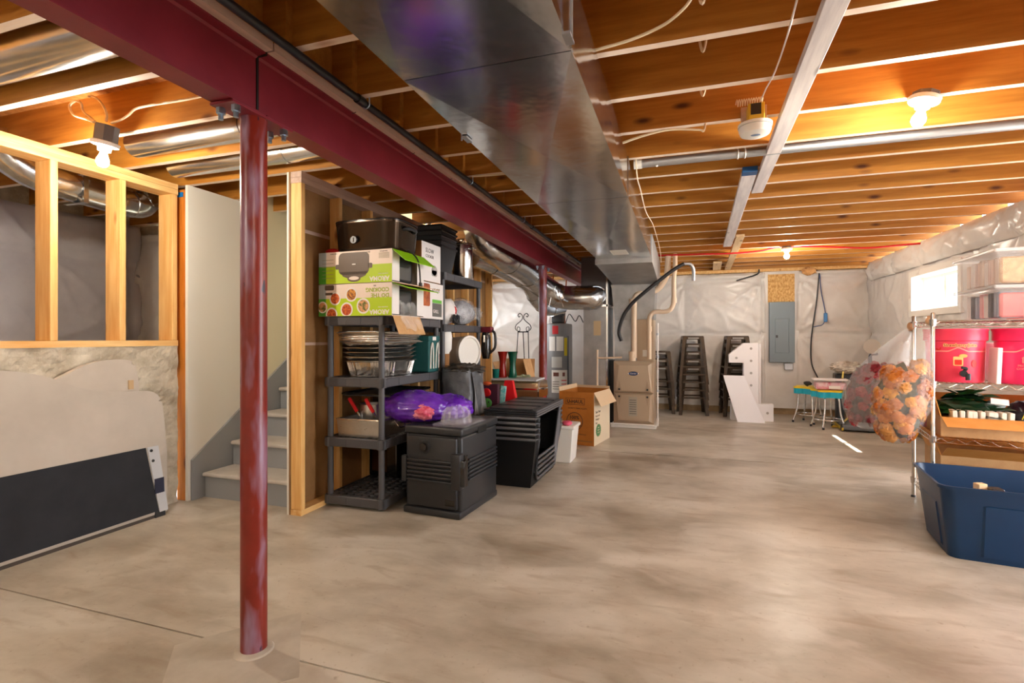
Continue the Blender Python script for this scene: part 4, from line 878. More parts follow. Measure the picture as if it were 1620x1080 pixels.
def bagf(c, rx, ry, rz, sd):
    r = bmesh.ops.create_icosphere(bm, subdivisions=5, radius=1)['verts']
    for v in r:
        d = v.co.normalized(); k = 1+.10*noise.fractal(d*2.2+Vector((sd, 0, 0)), 1., 2., 3)
        rid = (1-abs(noise.noise(Vector((d.x*3+sd, d.y*5, d.z*7)))))**6*.06
        p = Vector((c[0]+d.x*rx*(k+rid), c[1]+d.y*ry*(k+rid), c[2]+d.z*rz*(k+rid)))
        if p.z < .004 and p.x > -.06: p.z = .004+.02*max(0, -p.z)
        v.co = p
bagf((-.04, -.02, .10), .27, .20, .115, 3.1)
obj('film', bm, PURP, t, smooth=180)
bm = new(); bagf((.18, .10, .085), .17, .17, .10, 8.4); obj('film_fold', bm, PURP, t, smooth=180)
bm = new(); blob(bm, (.10, -.17, .085), .085, .045, .05, .3, 3, 2, 4); obj('pink_packet', bm, mat('pink_packet', rgb(206, 40, 90), .25, col2=rgb(236, 150, 170), scale=12), t, smooth=180)
CLR2 = mat('clear_plastic', (.9, .9, .92), .06, alpha=.13, spec=.9)
t = thing('cake_container', 'clear domed plastic container on the front right of the food carrier', 'container', (-1.49, 3.26, .608), -.05)
bm = new(); box(bm, -.13, .115, -.11, .24, 0, .022, .01, 2); obj('tray', bm, CLR2, t, smooth=40)
bm = new(); lathe(bm, [(.105, .02), (.102, .05), (.09, .10), (.06, .125), (.02, .132)], n=24, sy=1); obj('dome', bm, CLR2, t, smooth=60)
dm = None
for k in range(12):
    a = 2*PI*k/12; bm = new(); tube(bm, [(.106*math.cos(a), .106*math.sin(a), .022), (.093*math.cos(a), .093*math.sin(a), .10), (.06*math.cos(a), .06*math.sin(a), .127)], .004, 5); obj('flute', bm, CLR2, t)
# carton that carries the grey sack and gift bags, behind the carrier
t, w, d, h = carton('storage_box', 'plain kraft carton between the shelves and the black bins, under the grey sack', -1.965, -1.545, 3.86, 4.80, 0, .55, KR2, KRAFT)
GREY = mat('grey_sack', rgb(74, 76, 80), .4, col2=rgb(96, 98, 102), scale=6, bump=.6, bscale=8, bdist=.03, spec=.6)
SILV = mat('silver_sack', rgb(138, 140, 144), .28, col2=rgb(168, 170, 172), scale=6, bump=.6, bscale=8, bdist=.03, metal=.5)
t = thing('grey_sack', 'slumped dark grey sack bag on the carton behind the purple bag', 'bag', (-1.80, 4.07, .551))
bm = new()
def sack(i, j):
    a = 2*PI*i; e = 3.2; c_, s_ = math.cos(a), math.sin(a)
    w_, d_ = .165*(1-.10*j), .20*(1-.25*j*j)
    x = w_*math.copysign(abs(c_)**(2/e), c_); y = d_*math.copysign(abs(s_)**(2/e), s_); z = .40*j
    f = .022*noise.fractal(Vector((x*9, y*9, z*7)), 1, 2, 3)
    return (x*(1+f*4), y*(1+f*4), z+(.03*noise.noise(Vector((x*14, y*14, 3))) if j > .85 else 0))
grid(bm, sack, 60, 24, True); obj('body', bm, GREY, t, smooth=180)
bm = new(); grid(bm, lambda i, j: (.163-.025*j+.015*math.sin(i*9+j*3), -.13+.28*i, .02+.35*j+.008*math.sin(i*17)), 24, 20); obj('silver_side', bm, SILV, t, smooth=180)
bm = new(); blob(bm, (.03, -.02, .40), .15, .14, .04, .6, 4, 6, 4); obj('crumpled_top', bm, pm('dark_brown_cloth', 62, 54, 46, .6), t, smooth=180)
def bag(label, x, y, z, w, h, m, top=1., thick=.08, cat='gift bag', rz=0.):
    t = thing('gift_bag', label, cat, (x, y, z), rz); bm = new()
    frustum(bm, (-w/2, w/2, -thick/2, thick/2), (-w/2*top, w/2*top, -thick/3, thick/3), 0, h); obj('bag', bm, m, t); return t
t = bag('dark plum gift bag with a red and a green round figure, beside the grey sack', -1.675, 4.42, .551, .15, .24, pm('plum', 66, 20, 42, .5))
bm = new(); blob(bm, (-.025, -.043, .165), .045, .006, .04, .05, 3, 1, 2); obj('red_print', bm, RED, t, smooth=180)
bm = new(); blob(bm, (-.02, -.045, .07), .05, .006, .045, .05, 3, 2, 2); gp = obj('green_print', bm, pm('frog_green', 70, 140, 60, .5), t, smooth=180)
for x in (-.035, .0): 
    bm = new(); prism(bm, circ(x, .08, .008, 10), 'y', -.054, -.05); obj('dot', bm, BLK, gp)
bm = new(); blob(bm, (-.03, -.02, .245), .05, .02, .02, .2, 3, 3, 2); obj('orange_tissue', bm, pm('orange_tissue', 214, 90, 40, .6), t, smooth=180)
bm = new(); box(bm, -.03, .025, -.006, .006, 0, .22, .003, 1); o = obj('teal_packet', bm, mat('teal_print', rgb(70, 190, 190), .5, col2=rgb(190, 226, 220), scale=40), loc=(-1.60, 4.50, .551), rot=(0, .12, 0)); tag(o, 'teal patterned packet leaning between the gift bag and the red bag', 'packet')
t = bag('bright red tapered bag standing right of the teal packet', -1.60, 4.73, .551, .17, .25, pm('bright_red', 226, 20, 30, .5), .45, .08)
# nested black open-front bins
def hopper_bin(label, z):
    t = thing('storage_bin', label, 'bin', (-1.33, 4.34, z), -.02, 'nested black open-front bins')
    H_, xb0, xb1, xt0, xt1, yb, yt = .40, -.14, .17, -.195, .235, .36, .43
    bm = new(); V = bm.verts.new; F = bm.faces.new
    lerp = lambda a, b, s: a+(b-a)*s
    def P(sx, sy, s): return V(((lerp(xb1, xt1, s) if sx > 0 else lerp(xb0, xt0, s)), sy*lerp(yb, yt, s), H_*s))
    a, b, c, d = P(-1, -1, 0), P(1, -1, 0), P(1, 1, 0), P(-1, 1, 0); A, B_, C_, D = P(-1, -1, 1), P(1, -1, 1), P(1, 1, 1), P(-1, 1, 1)
    F((d, c, b, a)); F((a, b, B_, A)); F((c, d, D, C_)); F((d, a, A, D))
    s0 = .14; e, f = P(1, -1, s0), P(1, 1, s0); F((b, c, f, e))
    def Q(y, s): return V((lerp(xb1, xt1, s), y, H_*s))
    g, h_ = Q(-.30, s0), Q(-.33, 1); F((e, g, h_, B_)); g2, h2 = Q(.30, s0), Q(.33, 1); F((g2, f, C_, h2))
    bmesh.ops.solidify(bm, geom=bm.faces[:], thickness=.004)
    obj('tub', bm, BLK, t)
    bm = new(); xl = lerp(xb1, xt1, s0); pth = [(xt1, -.33, H_), (xt1, -yt, H_), (xt0, -yt, H_), (xt0, yt, H_), (xt1, yt, H_), (xt1, .33, H_), (xl+.02, .30, H_*s0+.03), (xl+.022, .27, H_*s0), (xl+.022, -.27, H_*s0), (xl+.02, -.30, H_*s0+.03)]
    tube(bm, pth, .012, 6, closed=True); obj('rim', bm, pm('bin_rim_lit', 92, 93, 98, .33), t, smooth=60)  # grey puts the window sheen on the black rim into its colour
    return t
for k in range(5): hopper_bin(['lowest of the nested black open-front bins, on the floor', 'second from the floor of the nested black bins', 'third from the floor of the nested black bins', 'fourth from the floor of the nested black bins', 'uppermost of the nested black bins, below the black lids'][k], .002+k*.042)
t = thing('bin_lid', 'stack of ribbed black lids on top of the nested black bins', 'lid', (-1.33, 4.34, .585), -.02)
for k in range(3):
    bm = new(); box(bm, -.205, .245, -.44, .44, k*.018, k*.018+.015, .005, 1); lo_ = obj('lid', bm, BLK, t)
    bm = new(); box(bm, .2455, .249, -.43, .43, k*.018+.001, k*.018+.014); obj('lid_edge_lit', bm, pm('bin_rim_lit', 92, 93, 98, .33), lo_)  # lighter strip paints window light onto the edge of the black lid
for k in range(4):
    y = -.33+k*.22; bm = new(); box(bm, -.17, .21, y-.085, y+.085, .05, .062, .008, 2); obj('raised_panel', bm, BLK, t)
t = thing('white_bin', 'slim white plastic bin on the floor behind the black bins', 'bin', (-1.10, 5.02, 0))
bm = new(); frustum(bm, (-.08, .07, -.13, .13), (-.10, .10, -.15, .15), 0, .34, .01); box(bm, -.11, .115, -.16, .16, .33, .365, .01, 2); obj('tub', bm, M['white'], t)
bm = new(); blob(bm, (.03, -.1, .385), .05, .05, .025, .3, 4, 2, 3); obj('pink_contents', bm, pm('pink_cloth', 226, 90, 120, .6), t, smooth=180)
# chafing dish, vases and cartons behind the bins
t, w, d, h = carton('storage_box', 'kraft carton on the floor under the orange and white box', -1.92, -1.42, 5.08, 5.48, 0, .44, KR2, KRAFT)
t = thing('orange_box', 'orange and white flat box under the chafing dish', 'box', (-1.66, 5.27, .441))
bm = new(); box(bm, -.25, .02, -.18, .18, 0, .15, .003, 1); obj('orange_half', bm, pm('box_orange', 208, 76, 36, .6), t)
bm = new(); box(bm, .02, .21, -.18, .18, 0, .15, .003, 1); obj('white_half', bm, pm('box_cream', 238, 206, 156, .6), t)
bm = new(); box(bm, .21, .24, -.18, .18, 0, .15, .003, 1); obj('red_end', bm, RED, t)
bm = new(); tube(bm, [(-.17+.06*math.cos(a), -.182, .06+.045*math.sin(a)) for a in [2*PI*k/20 for k in range(20)]], .005, 5, closed=True); obj('printed_ring', bm, pm('ink_brown', 120, 36, 20, .6), t)
t = thing('chafing_dish', 'brass-toned chafing dish with steel end handles on the orange box', 'chafing dish', (-1.66, 5.27, .592))
BRASS = mat('warm_steel', (.78, .62, .38), .36, metal=1, bump=.05, bscale=3)
bm = new(); prism(bm, [(-.17, .0), (.17, 0), (.18, .07), (.17, .09), (.16, .15), (.12, .168), (-.12, .168), (-.16, .15), (-.17, .09), (-.18, .07)], 'x', -.265, .245); obj('body', bm, BRASS, t)
for sx in (-1, 1):
    bm = new(); x = -.268 if sx < 0 else .248; prism(bm, [(-.175, .0), (.175, 0), (.185, .07), (.165, .15), (.12, .172), (-.12, .172), (-.165, .15), (-.185, .07)], 'x', min(x, x+sx*.012), max(x, x+sx*.012)); obj('end_cap', bm, M['chrome'], t)
    bm = new(); tube(bm, smooth_path([(x, -.06, .09), (x+sx*.04, -.05, .09), (x+sx*.04, .05, .09), (x, .06, .09)], 4), .008, 6); obj('handle', bm, M['chrome'], t)
bm = new(); box(bm, -.26, .24, -.188, -.178, .085, .1); obj('seam', bm, M['chrome'], t)
t = thing('foam_board', 'grey white board lying on the chafing dish under the vases', 'board', (-1.70, 5.27, .764))
bm = new(); box(bm, -.23, .27, -.17, .17, 0, .02, .003, 1); obj('board', bm, pm('pale_grey', 190, 192, 196, .5), t)
bm = new(); tube(bm, [(-.23, -.172, .01), (.27, -.172, .01)], .003, 5); obj('edge', bm, M['white'], t)
def vase(label, x, y, z, c):
    t = thing('vase', label, 'vase', (x, y, z), group='tall glass vases'); m = mat('glass_'+c[0], c[1], .08, trans=.35, spec=.8, ior=1.4)
    bm = new(); lathe(bm, [(.048, 0), (.05, .01), (.036, .10), (.033, .15), (.042, .22), (.055, .275), (.058, .28), (.052, .275), (.038, .22), (.03, .15), (.032, .10), (.044, .012)], n=24); obj('glass', bm, m, t, smooth=60)
vase('tall flared red glass vase on the grey board', -1.87, 5.3, .785, ('red', rgb(190, 40, 30))); vase('tall flared green glass vase on the grey board, right of the red one', -1.755, 5.3, .785, ('green', rgb(16, 110, 84)))
bm = new(); lathe(bm, [(.034, 0), (.038, .09), (.04, .095), (.035, .09), (.03, .006)], n=20); o = obj('glass_cup', bm, mat('glass_teal', rgb(20, 120, 110), .1, trans=.3), loc=(-1.905, 5.18, .785), smooth=60); tag(o, 'small green glass cup at the left edge of the grey board', 'cup')
t = thing('silver_tinsel', 'pale leafy garland scrap lying on the grey board by the far column', 'garland', (-1.60, 5.26, .785))
for k in range(22):
    bm = new(); a = random.uniform(0, 6.28); r_ = random.uniform(0, .08); blob(bm, (r_*1.2*math.cos(a), r_*math.sin(a)*.7, .012+random.uniform(0, .02)), .018, .008, .012, .1, 3, k, 1); obj('leaf', bm, pm('sage', 176, 184, 150, .6), t, rot=(0, 0, random.uniform(-.2, .2)))
# open kraft carton behind the vases
def open_box(name, label, x, y, z, w, d, h, rz, flaps, m=None, mi=None, cat='box', group=None, mfl=None):
    """flaps: (side, angle from vertical outwards in degrees, length)"""
    t = thing(name, label, cat, (x, y, z), rz, group); c = .005; m = m or KRAFT; mi = mi or KR2
    bm = new(); box(bm, -w/2, w/2, -d/2, -d/2+c, 0, h); box(bm, -w/2, w/2, d/2-c, d/2, 0, h); box(bm, -w/2, -w/2+c, -d/2+c, d/2-c, 0, h); box(bm, w/2-c, w/2, -d/2+c, d/2-c, 0, h); box(bm, -w/2+c, w/2-c, -d/2+c, d/2-c, 0, c); obj('carton', bm, m, t)
    for s, ang, L in flaps:
        a = math.radians(ang); dx, dz = L*math.sin(a), L*math.cos(a); bm = new(); nx, nz = c*math.cos(a), -c*math.sin(a)
        if s in 'fb':
            q_ = 1 if s == 'b' else -1; y0 = q_*d/2
            prism(bm, [(y0, h), (y0+q_*dx, h+dz), (y0+q_*(dx-nx), h+dz-nz*0), (y0-q_*c, h)], 'x', -w/2+.003, w/2-.003)
        else:
            q_ = 1 if s == 'r' else -1; x0 = q_*w/2
            prism(bm, [(x0, h), (x0+q_*dx, h+dz), (x0+q_*(dx-nx), h+dz), (x0-q_*c, h)], 'y', -d/2+.003, d/2-.003)
        obj('flap', bm, mfl or KRAFT, t)
    return t
open_box('open_carton', 'open kraft carton standing behind the vases and chafing dish', -1.83, 5.66, 0, .36, .30, .78, 0, (('l', 20, .17), ('b', 5, .19), ('r', -15, .2)))
OR = pm('box_print_orange', 176, 108, 36, .7, col2=rgb(186, 118, 44), scale=10)
t = open_box('moving_box', 'brown moving box with black print and one pale side, on the floor by the furnace', -1.10, 6.06, 0, .42, .58, .60, -.17, (('r', 152, .17), ('b', 2, .03), ('l', 12, .05)), m=OR, mfl=pm('box_flap_pale', 214, 186, 150, .7), cat='box')
bm = new(); box(bm, .21, .2112, -.288, .288, .002, .598); obj('pale_side', bm, pm('box_pale', 222, 206, 178, .7), t)
y = -.2908
bm = new(); 
for a, b, c_, d_ in ((-.13, .10, .525, .529), (-.13, .10, .455, .459), (-.13, -.126, .455, .529), (.096, .10, .455, .529)): box(bm, a, b, y-.0005, y+.0008, c_, d_)
obj('print_frame', bm, INK, t)['kind'] = 'stuff'
text('U-HAUL', .056, (-.115, y, .472), (1, 0, 0), (0, 0, 1), INK, t, bold=.0012, squash=.98)
text('DON\'T TAPE FLAPS', .024, (-.10, y, .405), (1, 0, 0), (0, 0, 1), INK, t, squash=1.1)
bm = new(); tube(bm, [(-.02+.095*math.cos(a), y, .265+.10*math.sin(a)) for a in [2*PI*k/32 for k in range(32)]], .0035, 5, closed=True); obj('print_ring', bm, INK, t)
text('100%', .055, (-.025, y, .29), (1, 0, 0), (0, 0, 1), INK, t, align='CENTER', bold=.001)
text('BUY-BACK', .034, (-.02, y, .248), (1, 0, 0), (0, 0, 1), INK, t, align='CENTER', bold=.0008)
text('GUARANTEE', .027, (-.02, y, .212), (1, 0, 0), (0, 0, 1), INK, t, align='CENTER', bold=.0006)
text('& No Minimum', .022, (-.02, y, .115), (1, 0, 0), (0, 0, 1), INK, t); 
bm = new(); box(bm, -.16, .19, y-.0005, y+.0008, .04, .055); obj('print_bar', bm, KR2, t)
x = .2125
text('Save Your', .042, (x, -.24, .36), (0, 1, 0), (0, 0, 1), INK, t)
for k, s in enumerate(('Boxes and', 'Moving is', 'Easy')): text(s, .034, (x, -.24, .32-.04*k), (0, 1, 0), (0, 0, 1), pm('ink_faded', 130, 110, 90, .6), t)
bm = new(); prism(bm, [(-.14+(.085 if k % 2 else .073)*math.cos(2*PI*k/36)*1.1, .16+(.075 if k % 2 else .064)*math.sin(2*PI*k/36)) for k in range(36)], 'x', x-.001, x+.0005); obj('green_seal', bm, pm('seal_green', 80, 130, 80, .6), t)
for k in range(3): text(('REUSE', 'REDUCE', 'RECYCLE')[k], .018, (x+.0012, -.14, .185-.028*k), (0, 1, 0), (0, 0, 1), pm('box_pale', 222, 206, 178, .7), t, align='CENTER')
bm = new(); box(bm, x-.001, x+.0006, -.08, .02, .44, .53); obj('print_panel', bm, OR, t)
# wrought iron easel
IRON = pm('wrought_iron', 26, 26, 28, .4)
t = thing('plate_easel', 'black wrought iron easel stand with scroll top, before the back wall', 'easel', (-2.13, 6.9, 0))
bm = new(); tube(bm, [(-.13, -.08, 0), (-.075, 0, 1.3)], .007, 6); obj('leg', bm, IRON, t); bm = new(); tube(bm, [(.13, -.08, 0), (.075, 0, 1.3)], .007, 6); obj('leg', bm, IRON, t); bm = new(); tube(bm, [(.0, .2, 0), (.0, 0, 1.3)], .007, 6); obj('leg', bm, IRON, t)
bm = new(); tube(bm, [(-.08, 0, 1.3), (.08, 0, 1.3)], .007, 6); obj('crossbar', bm, IRON, t)
for s in (-1, 1):
    pts = [(s*.03, 0, 1.32), (s*.05, 0, 1.325), (s*.06, 0, 1.345), (s*.045, 0, 1.365), (s*.03, 0, 1.35)]
    p2 = [(s*.045, 0, 1.31), (s*.08, 0, 1.315), (s*.115, 0, 1.35), (s*.10, 0, 1.40), (s*.04, 0, 1.45), (s*.01, 0, 1.49), (s*.015, 0, 1.535), (s*.05, 0, 1.56), (s*.075, 0, 1.535), (s*.06, 0, 1.51), (s*.045, 0, 1.525)]
    bm = new(); tube(bm, smooth_path(p2, 6), .006, 6); obj('scroll', bm, IRON, t, smooth=60)
    bm = new(); tube(bm, smooth_path([(s*.075, 0, 1.305), (s*.05, 0, 1.32), (s*.05, 0, 1.36), (s*.08, 0, 1.37), (s*.09, 0, 1.345), (s*.075, 0, 1.335)], 6), .005, 6); obj('scroll', bm, IRON, t, smooth=60)
# dark cool box beside the carrier
t = thing('grey_case', 'dark teal case with a pale handle squeezed behind the food carrier', 'case', (-1.90, 3.60, 0))
bm = new(); box(bm, -.045, .045, -.14, .2, 0, .40, .012, 2); obj('body', bm, pm('case_teal', 44, 56, 60, .5), t)
bm = new(); tube(bm, smooth_path([(-.02, -.142, .10), (-.02, -.17, .12), (-.02, -.17, .30), (-.02, -.142, .32)], 4), .008, 6); obj('handle', bm, pm('pale_grey', 190, 192, 196, .5), t)
# two headboards leaning on the half wall
UPH = mat('taupe_upholstery', rgb(184, 174, 162), .75, col2=rgb(196, 186, 174), scale=3, bump=.1, bscale=300, bdist=.001)
CAMB = mat('black_cambric', rgb(30, 32, 38), .8, col2=rgb(38, 40, 46), scale=5, bump=.25, bscale=6, bdist=.02)
def headboard(label, y0, top, length, th, base_x, lean, mirror=False):
    """profile in the (y, z) plane: y along the wall, leaning back by angle lean"""
    t = thing('headboard', label, 'headboard', (base_x, y0, 0.012), rot=(0, lean, 0), group='upholstered headboards')
    pts = smooth_path([(0, y, z) for y, z in top], 6); poly = [(-1.75, 0)]+[(p.y, p.z) for p in pts]+[(0, 0)]
    bm = new(); prism(bm, poly[::-1], 'x', -th, 0); bmesh.ops.bevel(bm, geom=[e for e in bm.edges if all(abs(v.co.x) < 1e-6 or abs(v.co.x+th) < 1e-6 for v in e.verts) and abs(e.verts[0].co.x-e.verts[1].co.x) < 1e-6], offset=.022, segments=3, affect='EDGES', profile=.5)
    obj('padded_panel', bm, UPH, t, smooth=50); return t
L = -1.75   # panel runs from y0 (right, far end) towards the viewer
top1 = [(-1.75, .80), (-1.70, .84), (-1.5, .86), (-1.2, .98), (-.95, 1.03), (-.72, .99), (-.52, .90), (-.36, .865), (-.18, .85), (-.10, .84), (-.045, .80), (-.02, .72), (0, .40)]
hb = headboard('long taupe headboard with a black cloth lower back, leaning in front on the half wall', 2.62, top1, 0, .07, -3.37, -.045)
bm = new(); prism(bm, [(-1.73, .03), (-1.73, .47), (-.15, .47), (-.075, .03)], 'x', 0, .004); obj('black_backing', bm, CAMB, hb)
bm = new(); prism(bm, [(-.14, .47), (-.065, .47), (-.01, .02), (-.07, .02)], 'x', .0, .006); tr_ = obj('pale_strip', bm, pm('pale_grey', 190, 192, 196, .5), hb)
for y, z in ((-.115, .445), (-.105, .375)):
    bm = new(); lathe(bm, [(.011, .004), (.009, .010)], y, z, 10, 'x'); obj('bolt_hole', bm, BLK, tr_)
bm = new(); box(bm, .004, .009, -.10, -.035, .15, .25); obj('velcro_patch', bm, pm('navy', 34, 36, 58, .7), tr_)
bm = new(); lathe(bm, [(.008, .003), (.006, .007)], -1.0, .27, 10, 'x'); obj('white_button', bm, M['white'], hb)
bm = new(); box(bm, -.06, -.005, -1.7, -.05, -.012, .02); obj('bottom_rail', bm, pm('rail_dark', 70, 62, 56, .7), hb)
bm = new(); box(bm, -.05, .004, -.10, -.03, -.012, .03); obj('foot', bm, BLK, hb)
top2 = [(-1.75, .74), (-1.5, .76), (-1.1, .80), (-.75, .85), (-.5, .95), (-.32, 1.035), (-.18, 1.06), (-.06, 1.05), (-.02, 1.0), (0, .82)]
h2 = headboard('second taupe headboard behind the long one, its raised corner showing against the concrete', 2.50, top2, 0, .04, -3.47, -.02)
bm = new(); box(bm, .0, .01, -.075, -.045, .86, .92); obj('bracket', bm, pm('brass_clip', 190, 160, 120, .4), h2)
# ---------------------------------------------------------------- back of the room
IRB = mat('bronze_metal', rgb(54, 44, 36), .35, metal=.6, rvar=.1, scale=10, col2=rgb(74, 60, 46))
def stool_proto():
    t = thing('metal_stool', 'x', 'stool')
    bm = new(); box(bm, -.155, .155, -.155, .155, .745, .76, .012, 2); box(bm, -.158, .158, -.158, .158, .70, .748, .004, 1); obj('seat', bm, IRB, t, smooth=40)
    leg = None
    for k in range(4):
        if leg is None:
            bm = new(); A = [(.158, .158), (.108, .158), (.158, .108)]; 
            lo = [(.225, .225), (.185, .225), (.225, .185)]
            V0 = [bm.verts.new((x, y, 0)) for x, y in lo]; V1 = [bm.verts.new((x, y, .735)) for x, y in A]; V2 = [bm.verts.new((x-.012, y-.012, 0)) for x, y in lo]; V3 = [bm.verts.new((x-.012, y-.012, .735)) for x, y in A]
            for a, b in ((0, 1), (2, 0)):
                bm.faces.new((V0[a], V0[b], V1[b], V1[a])); bm.faces.new((V2[a], V2[b], V3[b], V3[a]))
            bm.faces.new((V0[1], V2[1], V3[1], V1[1])); bm.faces.new((V0[2], V2[2], V3[2], V1[2])); bm.faces.new((V0[0], V0[1], V2[1], V2[0])); bm.faces.new((V0[2], V0[0], V2[0], V2[2]))
            leg = obj('leg', bm, IRB, t)
        else: leg = inst(leg, t, rot=(0, 0, PI/2*k))
    rail = None
    for k in range(4):
        if rail is None: bm = new(); box(bm, -.19, .19, .195, .203, .26, .285); rail = obj('crossbar', bm, IRB, t)
        else: rail = inst(rail, t, rot=(0, 0, PI/2*k))
    bm = new(); box(bm, -.05, .05, -.02, .02, .7602, .7615); obj('grip_slot', bm, pm('slot_light', 150, 146, 140, .5), t)
    bm = new(); box(bm, -.08, .08, -.1595, -.158, .71, .735); obj('skirt_slot', bm, pm('slot_light', 150, 146, 140, .5), t)
    return t
st_ = stool_proto(); first = True
ORD = ['lowest', 'second', 'third', 'fourth', 'topmost']
for (x, y, rz, n, where) in ((-.36, 8.78, .12, 3, 'of the short stool stack beside the furnace'), (.145, 8.75, .10, 5, 'of the middle stool stack'), (.80, 8.78, .08, 5, 'of the stool stack behind the big white numeral')):
    for k in range(n):
        lab_ = (ORD[k] if k < n-1 else 'topmost')+' bronze metal stool '+where
        if first: st_['label'] = lab_; st_['group'] = 'stacked metal stools'; st_.location = (x, y, 0); st_.rotation_euler = (0, 0, rz); first = False; src = st_
        else: dup(src, lab_, (x, y, .1225*k), (0, 0, rz), 'stacked metal stools')
# marquee numeral
WB = pm('foam_white', 236, 234, 236, .45)
t = thing('numeral_sign', 'large white numeral 1 with bulb holes standing before the stools', 'sign', (.95, 8.32, 0), .05)
bm = new(); prism(bm, [(-.27, 0), (.30, 0), (.30, .25), (.10, .25), (.10, 1.14), (-.10, 1.14), (-.30, .97), (-.30, .85), (-.10, .85), (-.10, .25), (-.27, .25)], 'y', -.06, .06); obj('panel', bm, WB, t)
bm = new(); prism(bm, [(.105, 0), (.135, 0), (.135, 1.12), (.105, 1.14)], 'y', -.05, .06); obj('side_panel', bm, pm('foam_side', 224, 220, 220, .5), t)
for x, z in ((0, 1.06), (0, .88), (0, .70), (0, .52), (-.2, .92), (.22, .12), (0, .30)):
    bm = new(); lathe(bm, [(.018, -.064), (.018, -.06)], x, z, 14, 'y'); obj('bulb_hole', bm, pm('hole_grey', 170, 166, 164, .6), t)
bm = new(); prism(bm, [(.75-.78, 0), (1.115-.78, 0), (.845-.78, .67), (.565-.78, .67)], 'y', -.012, .012)
o = obj('foam_board', bm, pm('board_white', 240, 240, 246, .4), loc=(.78, 8.06, .002), rot=(-.12, 0, 0)); tag(o, 'slanted white board leaning against the white numeral', 'board')
# breaker panel on a strand board
t = thing('breaker_panel', 'grey electrical breaker panel on the back wall', 'breaker panel', (1.485, 9.09, .83))
GP = pm('panel_grey', 118, 130, 136, .4, metal=.2)
bm = new(); box(bm, -.18, .18, -.08, .0, 0, .955, .004, 1); obj('cover', bm, GP, t)
bm = new(); box(bm, -.10, .10, -.088, -.08, .15, .69, .004, 1); dr = obj('door', bm, GP, t)
bm = new(); box(bm, -.09, -.06, -.094, -.088, .39, .43); obj('latch', bm, M['black'], dr)
bm = new(); tube(bm, [(.095, -.09, .2), (.095, -.09, .64)], .004, 6); obj('hinge', bm, GP, dr)
bm = new(); box(bm, -.19, .19, -.0, .03, .955, 1.40); o = obj('mounting_board', bm, M['osb'], loc=(1.485, 9.09, .83)); tag(o, 'strand board panel above the grey breaker panel', 'board')
bm = new(); box(bm, -.06, .06, -.05, .0, 0, .10, .004, 1); box(bm, -.055, .055, -.054, -.05, .015, .085); o = obj('outlet_box', bm, M['galv_dull'], loc=(1.585, 9.088, .715)); tag(o, 'small metal outlet box under the breaker panel', 'outlet box')
def free_tube(name, label, cat, pts, r, m, n=6, sm=6, group=None):
    bm = new(); tube(bm, smooth_path(pts, sm), r, n); o = obj(name, bm, m, smooth=60); tag(o, label, cat, group); return o
free_tube('cable', 'black cable hanging down the back wall behind the toy stools', 'cable', q((1296, 432, 8.98), (1292, 475, 8.98), (1286, 515, 8.98), (1283, 545, 8.98), (1284, 575, 8.95), (1294, 598, 8.75)), .010, M['black'])
free_tube('cable', 'thin blue cord hanging to a blue plug on the back wall', 'cable', q((1297, 434, 8.96), (1299, 460, 8.96), (1304, 485, 8.96), (1306, 497, 8.96)), .007, pm('cord_blue', 60, 80, 130, .5))
free_tube('cable', 'blue tail of cord curling below the blue plug', 'cable', q((1305, 508, 8.96), (1300, 514, 8.96), (1286, 517, 8.985)), .007, pm('cord_blue', 60, 80, 130, .5))
bm = new(); box(bm, -.025, .025, -.02, .02, -.07, .07, .012, 2); o = obj('cord_plug', bm, pm('plug_blue', 70, 130, 190, .4), loc=at(1306, 502, 8.96)); tag(o, 'blue plug on the cord hanging on the back wall', 'plug')
bm = new(); blob(bm, (0, 0, 0), .09, .04, .06, .4, 5, 3, 4); o = obj('insulation_tuft', bm, pm('fibre_orange', 226, 170, 110, .9), loc=(1.86, 9.0, 2.25), smooth=180); tag(o, 'tuft of orange fibre insulation at the top of the back wall', 'insulation')
free_tube('cable', 'black wires looping along the sill above the stools', 'cable', q((1165, 444, 8.9), (1185, 438, 8.9), (1192, 436, 8.9), (1200, 432, 8.9), (1201, 426, 8.9)), .012, M['black'])
# toy stools
def lobes(r, n=5, k=.16): return [(r*(1+k*math.cos(n*a))*math.cos(a), r*(1+k*math.cos(n*a))*math.sin(a)) for a in [2*PI*i/50 for i in range(50)]]
def toy_stool(label, x, y, rz):
    t = thing('toy_stool', label, 'stool', (x, y, 0), rz, 'cyan and yellow stools')
    bm = new(); prism(bm, lobes(.175), 'z', .42, .495); obj('cyan_cushion', bm, pm('cyan_vinyl', 30, 178, 206, .35), t)
    bm = new(); prism(bm, lobes(.178), 'z', .496, .52); obj('yellow_cushion', bm, pm('yellow_vinyl', 240, 206, 40, .4), t)
    for k in range(4):
        a = PI/4+k*PI/2; c, s = math.cos(a), math.sin(a)
        bm = new(); tube(bm, smooth_path([(.10*c, .10*s, .42), (.13*c, .13*s, .40), (.15*c, .15*s, .2), (.20*c, .20*s, .04), (.205*c, .205*s, .012)], 4), .012, 8); lg = obj('leg', bm, M['chrome'], t, smooth=60)
        bm = new(); lathe(bm, [(.015, 0), (.015, .03)], .205*c, .205*s, 10); obj('foot_cap', bm, M['black'], lg)
    bm = new(); tube(bm, [(.165*math.cos(a), .165*math.sin(a), .12) for a in [2*PI*k/28 for k in range(28)]], .008, 6, closed=True); obj('foot_ring', bm, M['chrome'], t, smooth=60)
    return t
toy_stool('cyan and yellow stool with chrome legs carrying the pink-filled box', 1.86, 7.92, .3); toy_stool('second cyan and yellow stool, partly hidden behind the one with the box', 1.72, 8.36, .9)
